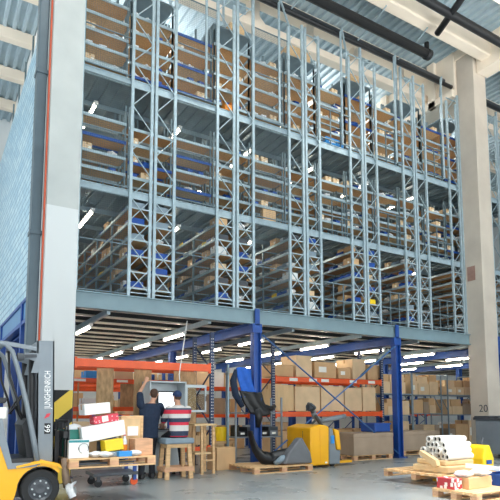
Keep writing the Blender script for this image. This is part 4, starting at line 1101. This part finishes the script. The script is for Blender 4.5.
# ------------------------------------------------------------------ forklift
def forklift():
    t = thing('forklift', 'yellow and grey forklift truck at the left edge carrying a raised pallet', 'forklift', (1.5, 8.34, 0))
    WR = .275
    def wheel(x, y0, w_, r, nm='wheel'):
        o = MB().lathe([(r*.62, 0), (r*.93, 0), (r, w_*.15), (r, w_*.85), (r*.93, w_), (r*.62, w_), (r*.62, 0)], (x, y0, r), 36, 'y').build(nm, 'rubber', t)
        b = MB()
        for k in range(26):
            a = 2*PI*k/26; b.box(x+r*.72*math.cos(a)-.007, y0-.004, r+r*.72*math.sin(a)-.007, x+r*.95*math.cos(a)+.007, y0, r+r*.95*math.sin(a)+.007)
        h = MB().lathe([(0, .03), (r*.25, .02), (r*.5, .035), (r*.62, .01), (r*.62, w_-.01), (0, w_-.01)], (x, y0, r), 28, 'y').build('rim', 'dgrey', o)
        nut = MB().lathe([(0, 0), (.014, 0), (.014, .03), (0, .03)], (0, 0, 0), 8, 'y').mesh('lug_nut', 'lgrey')
        for k in range(8):
            a = 2*PI*k/8; obj('lug_nut', nut, h, (x+r*.4*math.cos(a), y0+.004, r+r*.4*math.sin(a)))
        return o
    wheel(0, 0, .2, WR); wheel(0, .88, .2, WR); wheel(-1.45, .05, .16, .22); wheel(-1.45, .87, .16, .22)
    # yellow chassis with a wheel arch
    arc = [(.325*math.cos(a), WR+.325*math.sin(a)) for a in [math.radians(q) for q in range(40, 181, 14)]]
    prof = [(-.36, .14), (-1.2, .14), (-1.2, .3), (-1.75, .3), (-1.98, .5), (-2.0, 1.1), (-1.8, 1.24), (-.78, 1.2), (-.60, 1.12), (-.50, .9), (-.42, .6), (-.2, .62), (.0, .66), (.22, .6), (.27, .52)] + arc
    MB().prism(prof, 0, .03).build('side_panel', 'yellow', t); MB().prism(prof, 1.05, 1.08).build('side_panel', 'yellow', t)
    MB().prism([(-1.2, .3), (-1.75, .3), (-1.98, .5), (-2.0, 1.1), (-1.8, 1.24), (-1.3, 1.22), (-1.3, .3)], .03, 1.05).build('counterweight', 'yellow', t, bevel=.03)
    MB().box(-1.3, .03, .2, -.5, 1.05, 1.05).box(-.5, .2, .15, .2, .9, .56).build('chassis', 'dgrey', t)
    MB().prism([(-.34, .62), (.0, .69), (.26, .62), (.3, .55), (.24, .58), (.0, .645), (-.34, .59)], -.02, .22).build('fender', 'yellow', t)
    # grey surround of the step and the dark foot well
    MB().prism([(-.66, 1.12), (-.6, 1.3), (-.55, 1.3), (-.5, 1.05), (-.40, .66), (-.06, .66), (-.06, .6), (-.45, .58), (-.56, .9)], -.012, .05).build('step_surround', 'mgrey', t)
    MB().prism([(-.5, .62), (-.08, .62), (-.1, .72), (-.46, .72)], .05, 1.0).build('foot_well', 'black', t)
    MB().prism([(-.16, .62), (-.02, .62), (-.1, 1.25), (-.2, 1.3), (-.26, 1.2)], .15, .95).build('dashboard', 'seatm', t)
    MB().prism([(-1.7, 1.2), (-.62, 1.12), (-.6, 1.2), (-1.7, 1.28)], .05, 1.03).build('hood', 'bgrey', t, bevel=.02)
    MB().prism([(-1.2, 1.26), (-.62, 1.22), (-.6, 1.33), (-1.15, 1.38)], .25, .83).build('seat', 'seatm', t, bevel=.04)
    MB().prism([(-1.25, 1.3), (-1.12, 1.33), (-1.2, 1.85), (-1.3, 1.85)], .27, .81).build('backrest', 'seatm', t, bevel=.04)
    MB().prism([(-.8, 1.5), (-.5, 1.52), (-.48, 1.6), (-.8, 1.6)], .1, .22).build('armrest', 'seatm', t, bevel=.02)
    MB().prism([(-.62, 1.3), (-.5, 1.3), (-.5, 1.46), (-.62, 1.46)], .02, .08).build('side_sign', 'label', t)
    MB().tube([(-.16, .54, 1.2), (-.32, .54, 1.5)], .03, 8).build('steering_column', 'black', t)
    MB().tube([(-.32+.16*math.cos(a)*.5, .54+.16*math.sin(a), 1.5+.16*math.cos(a)*.85) for a in [2*PI*k/20 for k in range(21)]], .014, 8).build('steering_wheel', 'black', t, smooth=True)
    # overhead guard
    for y in (.03, 1.05):
        MB().tube([(-.04, y, .62), (-.12, y, 1.0), (-.24, y, 1.55), (-.38, y, 2.05), (-.46, y, 2.28), (-.56, y, 2.38), (-.9, y, 2.40), (-2.0, y, 2.36)], [.045, .042, .036, .034, .034, .036, .036, .036], 10).build('guard_pillar', 'mgrey', t, smooth=True)
        MB().bar((-1.75, y, 1.24), (-1.85, y, 2.36), .06, .06).build('guard_post', 'mgrey', t)
        MB().tube([(-.5, y+.05, 2.28), (-.47, y+.06, 1.9), (-.36, y+.06, 1.6), (-.3, y+.06, 1.35)], .018, 8).build('grab_handle', 'black', t, smooth=True)
    for x in (-.56, -.85, -1.14, -1.43, -1.72, -2.0): MB().box(x-.025, .03, 2.365, x+.025, 1.05, 2.41).build('roof_bar', 'mgrey', t)
    MB().prism([(-.56, 2.42), (-.12, 2.36), (-.12, 2.30), (-.56, 2.36)], .03, .09).build('roof_bracket', 'mgrey', t)
    MB().bar((-.4, .1, 2.2), (-.1, .2, 2.24), .05).lathe([(0, -.05), (.06, -.04), (.05, .05), (0, .06)], (-.34, .06, 2.2), 14, 'x').build('work_lamp', 'dgrey', t)
    # mast, slightly tilted
    T = Matrix.Translation((.1, 0, .2)) @ Matrix.Rotation(-.03, 4, 'Y')
    for y in (.2, .86):
        s = -1 if y < .5 else 1; yo = y if s < 0 else y+.07
        MB().box(-.12, min(yo, yo-s*.018), 0, .13, max(yo, yo-s*.018), 2.28, T).box(-.12, y, 0, -.1, y+.07, 2.28, T).box(.11, y, 0, .13, y+.07, 2.28, T).build('mast_rail', 'mgrey', t)
        MB().box(-.1, y+.012 if s < 0 else y-.02, .15, .1, y+.09 if s < 0 else y+.055, 2.2, T).build('inner_rail', 'dgrey', t)
        MB().tube([T @ Vector((-.19, y+.05, .05)), T @ Vector((-.19, y+.05, 2.1))], .045, 10).build('lift_cylinder', 'blacksteel', t, smooth=True)
        MB().prism([(-.26, 2.28), (-.06, 2.28), (-.06, 1.98), (-.16, 1.98), (-.12, 2.16), (-.26, 2.2)], y-.012, y+.0).build('mast_bracket', 'mgrey', t)
    MB().box(-.10, .22, 2.2, .11, .91, 2.28, T).build('mast_crossbar', 'mgrey', t)
    MB().box(-.1, .27, .1, .06, .86, .2, T).build('mast_crossbar', 'dgrey', t); MB().box(-.1, .27, 1.1, -.04, .86, 1.2, T).build('mast_crossbar', 'dgrey', t)
    for y in (.42, .52, .62): MB().tube([T @ Vector((-.02, y, .3)), T @ Vector((-.02, y, 2.15))], .02, 6).build('mast_chain', 'blacksteel', t)
    R = T.to_euler()
    tx_ = obj('lettering', text_mesh('JUNGHEINRICH', .125, 'paper'), t, tuple(T @ Vector((.035, -.004+.2, 1.53))), (PI/2, -PI/2-.03, 0))
    tx_.scale = (.66, 1, 1)
    MB().prism([(.05, 1.29), (.12, 1.32), (.145, 1.375), (.085, 1.36)], .19, .197).build('logo_wedge', 'red', t)
    o = MB().box(.06, .194, 1.06, .15, .199, 1.22).build('number_plate', 'blacksteel', t)
    obj('lettering', text_mesh('66', .12, 'paper'), o, (.105, .19, 1.14), (PI/2, -PI/2, 0))
    # carriage and forks
    MB().box(.3, -.02, .58, .36, .95, .68).box(.3, -.02, 1.0, .36, .95, 1.1).box(.24, .28, .3, .3, .34, 1.1).box(.24, .78, .3, .3, .84, 1.1).build('carriage', 'blacksteel', t)
    for y in (.02, .2, .4, .6, .8): MB().box(.36, y, .68, .385, y+.03, 1.26).build('load_guard', 'blacksteel', t)
    MB().box(.36, 0, 1.23, .39, .93, 1.27).build('load_guard', 'blacksteel', t)
    for y in (.07, .5):
        MB().box(.36, y-.05, .575, .4, y+.05, 1.12).prism([(.36, .575), (1.42, .585), (1.42, .6), (.36, .62)], y-.05, y+.05).build('fork', 'dgrey', t)
    MB().tube([(.33, .02, .7), (.36, .0, .4), (.4, .03, .28)], [.05, .06, .07], 10).build('hose_guard', mat('worn brown plastic', '#7d6a58', .5, 0, .3, 8), t, smooth=True)
forklift()
bw = MB().grid(lambda u, v: (.09*math.cos(2*PI*u)*(.6+.4*math.sin(9*u+5*v)), .07*math.sin(2*PI*u), .22*v+.02*math.sin(8*u)), 16, 6)
tag(bw.build('plastic_wrap', 'film', None, (1.93, 8.3, .13), smooth=True), 'loose clear plastic wrap hanging below the forklift carriage', 'wrap')
# ------------------------------------------------------------------ light
w = bpy.data.worlds.new('World'); SC.world = w; w.use_nodes = True
bg = w.node_tree.nodes['Background']; bg.inputs['Color'].default_value = (.90, .96, 1.0, 1); bg.inputs['Strength'].default_value = .4
def area(name, loc, sx, sy, power, col=(1, .98, .95), rot=(0, 0, 0)):
    l = bpy.data.lights.new(name, 'AREA'); l.shape = 'RECTANGLE'; l.size = sx; l.size_y = sy; l.energy = power; l.color = col
    o = bpy.data.objects.new(name, l); COL.objects.link(o); o.location = loc; o.rotation_euler = rot; return o
for x in (-4, 2, 8, 14):  # unseen overhead lights added to brighten the hall; rear ones raise floor bounce
    for y in (-6, -1.5, 3): area('overhead_fill', (x, y, 12.6), 1.6, .4, 800 if y < 0 else 380).data.spread = math.radians(70)
    area('overhead_fill', (x, 7.5, 12.6), 1.6, .4, 90)
for x in (5, 9.5, 14, 18.5): area('overhead_fill', (x, 16, 13.6), 2.5, .4, 220)  # added above the racks to brighten their interior
for x in (-3, 5, 13, 21): area('ceiling_fill', (x, 5.5, 10.5), 3, 3, 380, rot=(PI, 0, 0))  # unseen lights facing up, added to brighten the ceiling over the front hall
for x in (-2, 6, 14, 20): area('ceiling_fill', (x, 17, 12.9), 3, 3, 160, rot=(PI, 0, 0))  # same added upward light, for the ceiling above the racks
area('front_fill', (8, -9.2, 3.6), 30, 6, 1900, (.95, .98, 1), (PI/2, 0, 0))  # fill added behind the camera to brighten the ground level from the front
area('window_daylight', (-12, 14, 7), 14, 9, 1500, (.93, .97, 1), (0, -PI/2, 0))
# ------------------------------------------------------------------ camera
cam = bpy.data.cameras.new('camera'); co = bpy.data.objects.new('camera', cam); COL.objects.link(co)
cam.sensor_fit = 'HORIZONTAL'; cam.sensor_width = 36; cam.lens = 532/500*36
cam.shift_x = (250-245)/500; cam.shift_y = (356-250)/500
cam.clip_end = 200
co.location = (0, 0, 1.42)
psi = math.radians(30.86); pit = math.atan2(54, 532)
co.rotation_euler = (PI/2+pit, 0, -psi)
SC.camera = co
SC.view_settings.view_transform = 'Standard'; SC.view_settings.look = 'None'; SC.view_settings.gamma = 1; SC.view_settings.use_curve_mapping = False
SC.view_settings.exposure = .14
SC.cycles.use_denoising = True
SC.cycles.max_bounces = 8; SC.cycles.diffuse_bounces = 5
